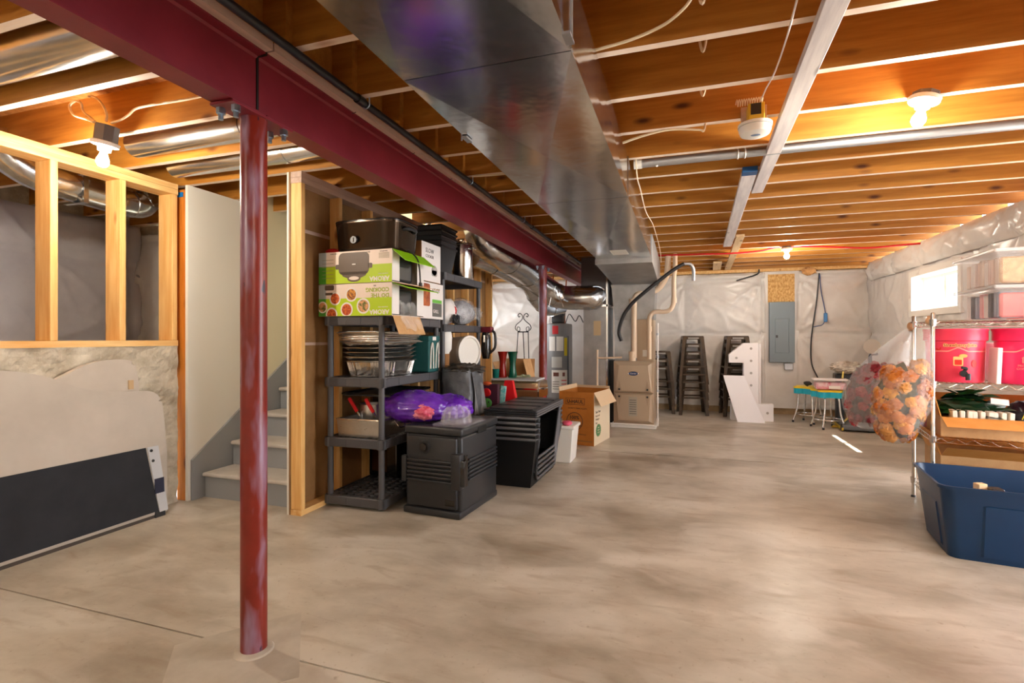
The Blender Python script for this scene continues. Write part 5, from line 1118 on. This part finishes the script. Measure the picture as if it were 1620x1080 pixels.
t = thing('plastic_box', 'clear plastic box of pink things on the nearer toy stool', 'box', (1.885, 7.92, .521), -.1)
bm = new(); frustum(bm, (-.19, .19, -.12, .12), (-.20, .20, -.13, .13), 0, .125, .01); obj('tub', bm, CLR2, t)
bm = new(); box(bm, -.175, .175, -.11, .11, .006, .10, .01, 1); obj('pink_contents', bm, mat('pink_stuff', rgb(220, 80, 120), .5, col2=rgb(240, 200, 210), scale=12, ramp=(.4, .55)), t)
bm = new(); box(bm, -.21, .21, -.14, .14, .126, .145, .006, 1); obj('lid', bm, pm('lid_clear', 232, 226, 228, .3), t)
bm = new(); box(bm, -.03, .10, -.133, -.129, .02, .06); obj('label', bm, CARD, t)
bm = new(); blob(bm, (0, 0, .04), .05, .04, .04, .4, 4, 2, 2); o = obj('toy', bm, M['black'], loc=(1.70, 8.33, .521), smooth=180); tag(o, 'small black toy on the hidden toy stool', 'toy')
# treadmill-like machine with a bundle on top
t = thing('exercise_machine', 'dark exercise machine with a yellow tag by the right wall behind the flower bags', 'machine', (2.22, 8.2, 0), -.1)
DG = pm('dark_grey_plastic', 62, 68, 74, .45)
bm = new(); box(bm, -.20, .34, -.55, .1, .02, .09, .02, 2); obj('deck', bm, pm('deck_grey', 108, 112, 118, .5), t)
bm = new(); box(bm, -.205, -.185, -.55, .1, .015, .05); obj('yellow_edge', bm, pm('yellow_trim', 220, 190, 60, .5), t)
bm = new(); box(bm, -.18, -.08, .05, .2, .0, .66, .02, 2); box(bm, .16, .26, .05, .2, .0, .70, .02, 2); obj('upright', bm, DG, t)['kind'] = 'stuff'
bm = new(); box(bm, -.2, .28, .0, .25, .62, .72, .02, 2); obj('console', bm, M['black'], t)
bm = new(); tube(bm, smooth_path([(.2, .1, .7), (.22, .1, .85), (.22, .05, .98), (.30, .05, 1.0)], 4), .02, 8); obj('handle', bm, M['black'], t, smooth=60)
bm = new(); box(bm, .0, .08, -.006, .0, .60, .68); obj('yellow_tag', bm, pm('label_yellow', 236, 214, 40, .5), t)
for x in (-.18, .12):
    bm = new(); lathe(bm, [(.045, -.03), (.045, .03)], -.5, .05, 16, 'x'); obj('wheel', bm, M['black'], t, (x, 0, 0))
free_tube('hose', 'yellow hose drooping from the dark machine to the floor', 'hose', [Vector(p) for p in ((2.1, 8.15, .75), (2.07, 8.05, .6), (2.14, 7.95, .4), (2.12, 7.9, .2), (2.02, 7.88, .06), (2.2, 7.8, .02), (2.32, 7.9, .02))], .012, pm('hose_yellow', 226, 200, 110, .5))
bm = new(); blob(bm, (0, 0, .075), .2, .12, .085, .35, 4, 6, 4); o = obj('plastic_bundle', bm, mat('crumpled_plastic', rgb(150, 138, 122), .3, col2=rgb(226, 216, 204), scale=9, bump=.6), loc=(2.18, 8.25, .722), smooth=60); tag(o, 'crumpled beige plastic bundle lying on the dark machine', 'bundle')
bm = new(); lathe(bm, [(.10, 0), (.09, .04), (.03, .05)], n=20, ax='y'); o = obj('fan_head', bm, pm('fan_grey', 186, 178, 168, .4), loc=(2.43, 8.12, 1.10)); tag(o, 'round grey disc head fixed above the dark machine', 'fan')
bm = new(); tube(bm, [(2.43, 8.16, .7), (2.43, 8.16, 1.1)], .012, 8); o = obj('pole', bm, M['black']); tag(o, 'black pole standing up from the dark machine', 'pole')
free_tube('cord', 'orange-yellow cord tangled on the floor beside the toy stools', 'cord', [Vector((1.98+.10*math.sin(k*1.3)+.02*k/3, 7.98+.05*math.cos(k*.9), .015+.006*(k % 3))) for k in range(14)], .008, pm('cord_yellow', 206, 176, 60, .5))

# ---------------------------------------------------------------- wire rack on the right
rk = thing('wire_rack', 'chrome wire shelving rack on the right loaded with pink buckets and boxes', 'rack', (1.57, 4.10, 0), -.175)
RM = rk.matrix_basis.copy(); RM = Matrix.Translation((1.57, 4.10, 0)) @ Matrix.Rotation(-.175, 4, 'Z')
RL_, RD_ = 1.08, .60
PST = mat('rack_chrome', (.62, .58, .53), .25, metal=1)
for x in (0, RL_):
    for y in (0, RD_):
        bm = new(); lathe(bm, [(.0127, .012), (.0127, 1.375), (.008, 1.38)], x, y, 14); ps = obj('post', bm, PST, rk, smooth=50)
        bm = new(); lathe(bm, [(.018, 0), (.014, .015)], x, y, 12); obj('foot', bm, M['black'], ps)
LV = (.14, .555, .915, 1.325)
sh0 = None
for z in LV:
    if sh0 is None:
        bm = new()
        for dz in (0, -.03):
            for a, b in (((0, 0), (RL_, 0)), ((0, RD_), (RL_, RD_)), ((0, 0), (0, RD_)), ((RL_, 0), (RL_, RD_))): tube(bm, [(*a, dz), (*b, dz)], .0035, 6)
        for (y) in (0, RD_):
            n = 26; tube(bm, [(RL_*k/n, y, -.002 if k % 2 else -.028) for k in range(n+1)], .002, 5)
        for x in (0, RL_): tube(bm, [(x, RD_*k/14, -.002 if k % 2 else -.028) for k in range(15)], .002, 5)
        sh0 = obj('wire_shelf', bm, PST, rk, (0, 0, z)); sh0['kind'] = 'stuff'
        bm = new()
        for k in range(1, 40): x = RL_*k/40; tube(bm, [(x, 0, .002), (x, RD_, .002)], .0018, 5)
        for y in (.2, .4): tube(bm, [(0, y, -.002), (RL_, y, -.002)], .0028, 5)
        wr = obj('shelf_wires', bm, PST, sh0); wr['kind'] = 'stuff'
        for x in (0, RL_):
            for y in (0, RD_):
                bm = new(); lathe(bm, [(.017, -.035), (.021, .012)], x, y, 12); obj('collar', bm, PST, sh0)
    else:
        s = inst(sh0, rk, (0, 0, z))
        for g in list(sh0.children): inst(g, s)
def rack_pt(x, y, z): return RM @ Vector((x, y, z))
# pink buckets
PK = pm('bucket_pink', 240, 62, 92, .35); PKL = pm('bucket_print', 248, 150, 140, .5)
def wrap(o, r, a0=-PI/2):
    """bend a flat (x, z) mesh onto a cylinder of radius r about z"""
    for v in o.data.vertices:
        a = a0+v.co.x/r; rr = r-v.co.y; v.co = Vector((rr*math.cos(a), rr*math.sin(a), v.co.z))
    return o
def bucket(label, p, rz, m):
    t = thing('pink_bucket', label, 'bucket', p, rz, 'pink buckets'); bm = new()
    lathe(bm, [(.145, 0), (.149, .005), (.157, .27), (.168, .275), (.168, .335), (.172, .34), (.172, .352), (.164, .352), (.155, .28), (.145, .01)], n=48); obj('body', bm, m, t, smooth=40)
    bm = new(); prism(bm, [(-.30, .198), (-.05, .198), (0, .222), (.05, .198), (.36, .198), (.36, .205), (.052, .205), (0, .23), (-.052, .205), (-.30, .205)], 'y', -.0012, .0)
    bm2 = new(); P_ = []
    n = 60
    for k in range(n+1):
        x = -.3+.66*k/n; z = .2+max(0, .026*(1-abs(x)/.05)); P_.append((x, -.0, z))
    bm.free(); bm = bm2
    V0 = [bm.verts.new((x, -.0008, z)) for x, y, z in P_]; V1 = [bm.verts.new((x, -.0008, z+.008)) for x, y, z in P_]
    for k in range(n): bm.faces.new((V0[k], V0[k+1], V1[k+1], V1[k]))
    o = obj('roof_line', bm, PKL, t); wrap(o, .1555)
    return t
def on_bucket(o, r=.1552): wrap(o, r); return o
b1 = bucket('coral pink bucket with a drink sticker and black spigot, nearest the rack corner', rack_pt(.15, .17, .921), -.28, PK)
o = text('Strawberry Juice', .026, (-.075, -.0012, .236), (1, 0, 0), (0, 0, 1), pm('sticker_cream', 250, 190, 120, .5), b1, bold=.0028); on_bucket(o, .156)
o = text('Strawberry Juice', .026, (-.075, -.0022, .236), (1, 0, 0), (0, 0, 1), pm('sticker_dark', 150, 40, 40, .5), b1, bold=.0002); on_bucket(o, .156)
def sticker(parent, name, poly, m, off, r=.1545):
    bm = new(); prism(bm, poly, 'y', -off, -off+.0006); return on_bucket(obj(name, bm, m, parent), r)
sticker(b1, 'drink_glass', rpoly(-.025, .025, .11, .17, .006), pm('sticker_cream', 250, 190, 120, .5), .001)
sticker(b1, 'drink_fill', rpoly(-.018, .018, .116, .15, .004), pm('sticker_red', 226, 40, 30, .5), .0018)
sticker(b1, 'lemon_slice', circ(.025, .175, .022, 16, .012), pm('sticker_orange', 248, 170, 90, .5), .002)
sticker(b1, 'strawberry', circ(-.105, .225, .018, 14), pm('sticker_red', 226, 40, 30, .5), .001); sticker(b1, 'strawberry', circ(.085, .125, .015, 14, .025), pm('sticker_red', 226, 40, 30, .5), .001)
bm = new(); tube(bm, [(0, -.14, .06), (0, -.19, .06)], .02, 12); tube(bm, smooth_path([(0, -.175, .075), (.012, -.18, .095), (-.012, -.19, .10)], 4), .009, 8); obj('spigot', bm, M['black'], b1, (.025, .0, 0))
bm = new(); tube(bm, [(0, -.183, .062), (.0, -.187, .02)], .014, 10); obj('spout', bm, M['black'], b1, (.045, .0, 0))
b2 = bucket('hot pink bucket with a small house mark, right of the spigot bucket', rack_pt(.505, .15, .921), -.46, pm('bucket_hot', 236, 44, 100, .35))
sticker(b2, 'house_mark', [(-.022, .135), (.022, .135), (.022, .165), (.027, .165), (0, .188), (-.027, .165), (-.022, .165)], PKL, .001)
sticker(b2, 'house_mark_inner', [(-.016, .14), (.016, .14), (.016, .164), (0, .18), (-.016, .164)], pm('bucket_hot', 236, 44, 100, .35), .0018)
sticker(b2, 'house_mark_sign', rpoly(-.009, .009, .150, .155, .001), PKL, .0026); sticker(b2, 'house_mark_sign', rpoly(-.009, .009, .158, .163, .001), PKL, .0026)
for k, s in enumerate(('PROPERTY', 'COMMERCE')): on_bucket(text(s, .018, (0, -.0012, .112-.02*k), (1, 0, 0), (0, 0, 1), PKL, b2, align='CENTER'), .155)
bm = new(); box(bm, -.012, .012, -.08, .08, 0, .23, .003, 1); o = obj('white_packet', bm, M['white'], loc=rack_pt(.327, .08, .921), rot=(0, .04, -.175)); tag(o, 'narrow white packet squeezed between the two pink buckets', 'packet')
bm = new(); box(bm, -.08, .08, -.1, .1, 0, .26, .01, 1); o = obj('white_box', bm, CARD, loc=rack_pt(.36, .46, .921), rot=(0, 0, -.175)); tag(o, 'white box at the back of the rack behind the pink buckets', 'box')
# clear totes on the top of the rack
def stripes(name, a, b, sc): return mat(name, a, .6, col2=b, scale=sc, stretch=(6, 6, .5), ramp=(.4, .6))
def tote(label, z, h, cm, fm, dx=0):
    p = rack_pt(.50+dx, .31, z); t = thing('clear_tote', label, 'tote', p, -.06, 'clear totes on the rack')
    bm = new(); frustum(bm, (-.20, .20, -.27, .27), (-.225, .225, -.30, .30), 0, h-.02, .012); obj('tub', bm, CLR2, t)
    bm = new(); box(bm, -.238, .238, -.315, .315, h-.022, h, .006, 1); obj('lid', bm, mat('lid_translucent', (.85, .82, .80), .2, alpha=.55), t)
    rnd = random.Random(h*100+z)
    for k in range(7):
        y = -.19+.065*k; bm = new(); box(bm, -.185, -.02, y-.029, y+.029, .012, h*(.72+.12*rnd.random()), .006, 1); obj('contents', bm, cm[k % len(cm)], t, rot=(0, 0, rnd.uniform(-.03, .03)))
    bm = new(); box(bm, -.185, .19, -.262, -.225, .012, h*.78, .01, 1); obj('front_contents', bm, fm, t)
    bm = new(); box(bm, .02, .18, -.2, .24, .012, h*.7, .02, 1); obj('contents', bm, fm, t)
    return t
cA = [stripes('cloth_beige', rgb(206, 178, 160), rgb(226, 206, 192), 6), stripes('cloth_rose', rgb(196, 160, 146), rgb(222, 196, 184), 8), stripes('cloth_pale', rgb(222, 206, 196), rgb(232, 222, 216), 8)]
cB = [stripes('cloth_slate', rgb(120, 124, 140), rgb(176, 176, 186), 7), stripes('cloth_dark', rgb(50, 46, 50), rgb(110, 100, 100), 9), stripes('cloth_pale', rgb(222, 206, 196), rgb(232, 222, 216), 8), stripes('cloth_pink', rgb(226, 150, 146), rgb(232, 196, 190), 7)]
tote('clear tote of grey and red cloth, lower of two on the rack top', 1.332, .215, cB, mat('red_cloth2', rgb(206, 70, 66), .6, col2=rgb(224, 120, 110), scale=5))
tote('clear tote of beige cloth and glittering tan things, upper of two on the rack top', 1.548, .23, cA, mat('tan_glitter', rgb(176, 130, 80), .5, col2=rgb(206, 170, 120), scale=30))
t = thing('kraft_box', 'kraft box standing on the rack top right of the clear totes', 'box', rack_pt(.90, .3, 1.332), -.175)
bm = new(); box(bm, -.13, .13, -.2, .2, 0, .3, .003, 1); obj('carton', bm, KRAFT, t); bm = new(); box(bm, -.03, .03, -.201, .2, .3, .3015); obj('tape', bm, KR2, t)
bm = new(); blob(bm, (0, 0, .03), .14, .05, .03, .15, 3, 3, 3); o = obj('rolled_bag', bm, pm('bag_cream', 222, 206, 188, .5), loc=rack_pt(.88, .045, 1.334), rot=(0, 0, -.175), smooth=180); tag(o, 'rolled cream bag on the front edge of the rack top', 'bag')
# leafy box on the middle shelf, box below
ORK = pm('kraft_orange', 206, 140, 62, .7, col2=rgb(214, 150, 74), scale=10)
p = rack_pt(.33, .24, .561); bx = open_box('leaf_box', 'open kraft box of green leaves and white blocks on the middle rack shelf', p.x, p.y, p.z, .56, .40, .13, -.175, (('f', 108, .15), ('l', 14, .13), ('r', 10, .14), ('b', 4, .13)), m=KRAFT, mfl=ORK)
CW = pm('block_cream', 236, 224, 206, .6)
for k in range(9):
    bm = new(); box(bm, -.0125, .0125, -.05, .05, 0, .165, .003, 1); o = obj('white_block', bm, CW, loc=rack_pt(.135+.034*k, .12, .567), rot=(0, .04*((k % 3)-1), -.175))
    tag(o, ['first', 'second', 'third', 'fourth', 'fifth', 'sixth', 'seventh', 'eighth', 'ninth'][k]+' cream block from the left in the row in the leafy box', 'block', 'row of cream blocks')
LG, LG2 = pm('leaf_green', 30, 84, 36, .4), pm('leaf_dark', 18, 52, 26, .4)
gl = thing('leaf_garland', 'bunch of dark green artificial leaves filling the kraft box on the rack', 'garland', rack_pt(.22, .27, .68), -.175)
lf = {}
rnd = random.Random(4)
for k in range(70):
    key = k % 2
    if key not in lf:
        bm = new(); V = [bm.verts.new(p_) for p_ in ((0, 0, 0), (.012, .03, .006), (.016, .06, .004), (0, .11, -.006), (-.016, .06, .004), (-.012, .03, .006), (0, .05, -.004))]
        for a, b in ((0, 1), (1, 2), (2, 3), (3, 4), (4, 5), (5, 0)): bm.faces.new((V[a], V[b], V[6]))
        o = lf[key] = obj('leaf', bm, LG if key else LG2, gl, smooth=60)
    else: o = inst(lf[key], gl)
    u_ = rnd.random(); a = rnd.uniform(0, 6.28); r_ = .2*math.sqrt(rnd.random())
    o.location = (r_*math.cos(a)*.95, r_*math.sin(a)*.65, .02+.11*(1-(r_/.2)**2)+rnd.uniform(-.02, .03)); o.rotation_euler = (rnd.uniform(-.5, .5), rnd.uniform(-.7, .7), rnd.uniform(0, 6.28)); s = rnd.uniform(.9, 1.5); o.scale = (s*1.3, s, s)
bm = new(); blob(bm, (0, 0, .05), .19, .11, .06, .3, 3, 2, 3); obj('leaf_mass', bm, LG2, gl)
bm = new(); blob(bm, (0, 0, .11), .075, .09, .12, .12, 3, 7, 4); sk = obj('black_bag', bm, pm('bag_black', 26, 20, 30, .3), loc=rack_pt(.50, .25, .567), smooth=180); tag(sk, 'black bag with yellow scrawled print in the leafy box', 'bag')
text('Art', .06, (-.04, -.098, .12), (1, 0, -.0), (0, .1, 1), pm('label_yellow', 236, 214, 40, .5), sk)
bm = new(); box(bm, -.045, .045, -.002, .002, -.02, .02); o = obj('price_tag', bm, CARD, loc=rack_pt(.36, .10, .80), rot=(-.5, .1, -.175)); tag(o, 'white tag sticking out of the green leaves', 'tag')
p = rack_pt(.80, .28, .561); open_box('tall_carton', 'taller kraft carton on the middle rack shelf at the right edge', p.x, p.y, p.z, .34, .42, .27, -.175, (('l', 14, .10), ('r', 20, .10)))
p = rack_pt(.33, .27, .145); open_box('low_carton', 'open kraft carton on the bottom rack shelf behind the blue tote', p.x, p.y, p.z, .56, .46, .29, -.175, (('f', 62, .16), ('l', 20, .16), ('b', 10, .12)), mfl=ORK)
p = rack_pt(.83, .22, .145); open_box('low_carton', 'second kraft carton on the bottom rack shelf, further right', p.x, p.y, p.z, .36, .42, .30, -.175, (('f', 110, .16), ('l', 18, .14)))
bm = new(); box(bm, -.05, .05, -.06, .06, 0, .09, .006, 1); o = obj('pink_pack', bm, mat('pink_pack', rgb(226, 140, 150), .5, col2=rgb(140, 110, 150), scale=14), loc=rack_pt(.02+.05, .50, .561), rot=(0, 0, -.175)); tag(o, 'small pink pack at the back corner of the middle rack shelf', 'packet')
# hanging bags of artificial flowers
FILM = mat('bag_film', (.93, .92, .9), .08, alpha=.15, spec=.9, bump=.7, bscale=9, bdist=.03)
FILMW = mat('bag_film_milky', (.86, .88, .9), .15, alpha=.26, spec=.9, bump=.7, bscale=9, bdist=.03)
def flower_mesh(r, sd):
    """ruffled bloom: a dome whose petals are cut in by ridged noise"""
    bm = new(); vs = bmesh.ops.create_icosphere(bm, subdivisions=3, radius=1)['verts']
    for v in vs:
        d = v.co.normalized(); a = math.atan2(d.y, d.x)
        pet = abs(math.sin(a*2.5+d.z*5+sd))**.6*(.45+.55*abs(math.sin(d.z*7+sd)))
        k = .62+.42*pet+.18*noise.noise(d*4+Vector((sd*5, 0, 0)))
        v.co = Vector((d.x*k*r, d.y*k*r, d.z*k*r*.62))
    return bm
def bag_profile(s): return .03+.97*math.sin(PI*min(1, max(0, s))**.62)**.8 if s < 1 else .03
def flower_bag(label, c, z0, z1, rx, ry, film, cols, nfl, grp, flab, seed, lean, leafm, ly=0):
    t = thing('flower_bag', label, 'bag', (c[0], c[1], z0)); H_ = z1-z0; rnd = random.Random(seed)
    # s runs from the bottom up; belly low, neck at top
    def rad(s): return max(.06, math.sqrt(max(0, 1-((s-.36)/.37)**2)) if s < .36 else (1-((s-.36)/.64)**1.6)*.94+.06)
    def f(i, j):
        a = 2*PI*i; s = j; k = rad(s)*(1+.10*noise.noise(Vector((math.cos(a)*2+seed, math.sin(a)*2, s*4)))+.05*(1-abs(math.sin(a*6+s*5+seed)))**3)
        return (rx*k*math.cos(a)+lean*s**2, ry*k*math.sin(a)+ly*s**2, H_*s)
    bm = new(); grid(bm, f, 48, 30, True); obj('film', bm, film, t, smooth=180)
    bm = new(); blob(bm, (lean, ly, H_+.0), .025, .025, .035, .3, 4, seed, 2); obj('knot', bm, pm('knot_tan', 196, 150, 110, .4), t, smooth=180)
    bm = new(); blob(bm, (lean*.1, 0, H_*.34), rx*.74, ry*.74, H_*.28, .25, 4, seed, 4); obj('leaf_mass', bm, leafm, t)
    protos = []
    for k in range(nfl):
        s = .05+.58*rnd.random()**1.1; a = rnd.uniform(0, 2*PI); kk = rad(s)*rnd.uniform(.74, .88)
        p = Vector((c[0]+rx*kk*math.cos(a)+lean*s*s, c[1]+ry*kk*math.sin(a)+ly*s*s, z0+H_*s))
        n = Vector((math.cos(a), math.sin(a), (s-.3)*1.2)).normalized(); rq = n.to_track_quat('Z', 'Y').to_euler()
        ci = rnd.randrange(len(cols))
        pr = [o for o in protos if o['ci'] == ci]
        if pr: o = pr[0].copy(); C.objects.link(o)
        else: o = obj('artificial_flower', flower_mesh(.05, ci), cols[ci], smooth=40); o['ci'] = ci; protos.append(o)
        o.location = p; o.rotation_euler = rq; s_ = rnd.uniform(.7, 1.12); o.scale = (s_, s_, s_); tag(o, flab[ci], 'flower', grp+', '+flab[ci].split()[0])
    for o in list(C.objects):
        if 'ci' in o: del o['ci']
    return t
fc = [mat('petal_'+n, rgb(*a), .6, col2=rgb(*b), scale=20) for n, a, b in (('gold', (196, 124, 14), (222, 156, 34)), ('orange', (184, 98, 24), (214, 136, 56)), ('peach', (190, 126, 60), (216, 158, 92)), ('amber', (168, 84, 10), (200, 116, 26)))]
fr = [mat('petal_'+n, rgb(*a), .6, col2=rgb(*b), scale=20) for n, a, b in (('red', (140, 20, 30), (176, 34, 44)), ('wine', (110, 16, 30), (150, 30, 40)))]
flower_bag('clear plastic bag of orange and yellow artificial flowers hanging from the rack corner', (1.375, 4.13), .50, 1.33, .165, .165, FILM, fc, 92, 'orange flowers in the clear bag', ['golden artificial flower inside the clear hanging bag', 'orange artificial flower inside the clear hanging bag', 'peach artificial flower inside the clear hanging bag', 'amber artificial flower inside the clear hanging bag'], 11, .19, pm('dry_leaf', 66, 62, 30, .7))
flower_bag('milky plastic bag of red artificial flowers hanging behind the orange ones', (1.44, 4.93), .47, 1.30, .20, .17, FILMW, fr, 56, 'red flowers in the milky bag', ['red artificial flower inside the milky hanging bag', 'wine-red artificial flower inside the milky hanging bag'], 5, .22, pm('red_leaf', 92, 20, 24, .7), -.23)
# big blue tote in front
t = thing('blue_tote', 'large open blue storage tote on the floor before the wire rack', 'tote', (1.47, 3.95, 0), -.14)
BL = mat('tote_blue', rgb(0, 46, 84), .34, col2=rgb(2, 52, 92), scale=3, bump=.04, bscale=200, bdist=.001)
TL, TD, TH = .82, .50, .405     # x length, depth towards the viewer, height
def rr_ring(x0, x1, y0, y1, r, z, n=6): return [(x, y, z) for x, y in rpoly(x0, x1, y0, y1, r, n)]
bm = new(); o_ = .045
loft(bm, [rr_ring(0, TL, -TD, 0, .05, 0), rr_ring(-o_, TL+o_, -TD-o_, o_, .06, TH-.02), rr_ring(-o_-.012, TL+o_+.012, -TD-o_-.012, o_+.012, .06, TH-.018), rr_ring(-o_-.014, TL+o_+.014, -TD-o_-.014, o_+.014, .06, TH), rr_ring(-o_-.002, TL+o_+.002, -TD-o_-.002, o_+.002, .06, TH), rr_ring(-o_+.004, TL+o_-.004, -TD-o_+.004, o_-.004, .06, TH-.02), rr_ring(.006, TL-.006, -TD+.006, -.006, .05, .008)]); obj('tub', bm, BL, t, smooth=50)
def on_left(y, z, d): return (-o_*z/TH-d, y, z)
for (ya, yb) in ((-TD+.10, -.10),):
    bm = new()
    A = [on_left(ya, .03, .0), on_left(yb, .03, 0), on_left(yb, .28, 0), on_left(ya, .28, 0)]; B = [on_left(ya+.01, .04, .008), on_left(yb-.01, .04, .008), on_left(yb-.01, .27, .008), on_left(ya+.01, .27, .008)]
    VA = [bm.verts.new(p_) for p_ in A]; VB = [bm.verts.new(p_) for p_ in B]; bm.faces.new(VB)
    for k in range(4): bm.faces.new((VA[k], VA[(k+1) % 4], VB[(k+1) % 4], VB[k]))
    obj('raised_panel', bm, BL, t)
bm = new(); A = [(.13, -TD-o_*.03/TH-.0, .03), (TL-.13, -TD-o_*.03/TH, .03), (TL-.13, -TD-o_*.31/TH, .31), (.13, -TD-o_*.31/TH, .31)]; VA = [bm.verts.new(p_) for p_ in A]; VB = [bm.verts.new((x+(.012 if x < .4 else -.012), y-.008, z)) for x, y, z in A]; bm.faces.new(VB)
for k in range(4): bm.faces.new((VA[k], VA[(k+1) % 4], VB[(k+1) % 4], VB[k]))
obj('raised_panel', bm, BL, t)
TM = Matrix.Translation((1.47, 3.95, 0)) @ Matrix.Rotation(-.14, 4, 'Z')
bm = new(); box(bm, -.025, .025, -.02, .02, 0, .385, .003, 1); o = obj('wooden_stick', bm, M['brace2'], loc=TM @ Vector((.17, -.36, .01)), rot=(0, 0, .3)); tag(o, 'pale wooden block end showing inside the blue tote', 'block')
bm = new(); lathe(bm, [(.02, 0), (.02, .30), (.028, .31), (.026, .345), (.01, .35)], n=16); o = obj('red_bottle', bm, pm('bottle_red', 150, 40, 44, .4), loc=TM @ Vector((.08, -.36, .01)), smooth=40); tag(o, 'red bottle top showing inside the blue tote', 'bottle')
bm = new(); box(bm, -.03, .03, -.03, .03, 0, .372, .006, 1); o = obj('black_box', bm, M['black'], loc=TM @ Vector((.23, -.38, .01))); tag(o, 'black block end beside the pale one inside the blue tote', 'block')
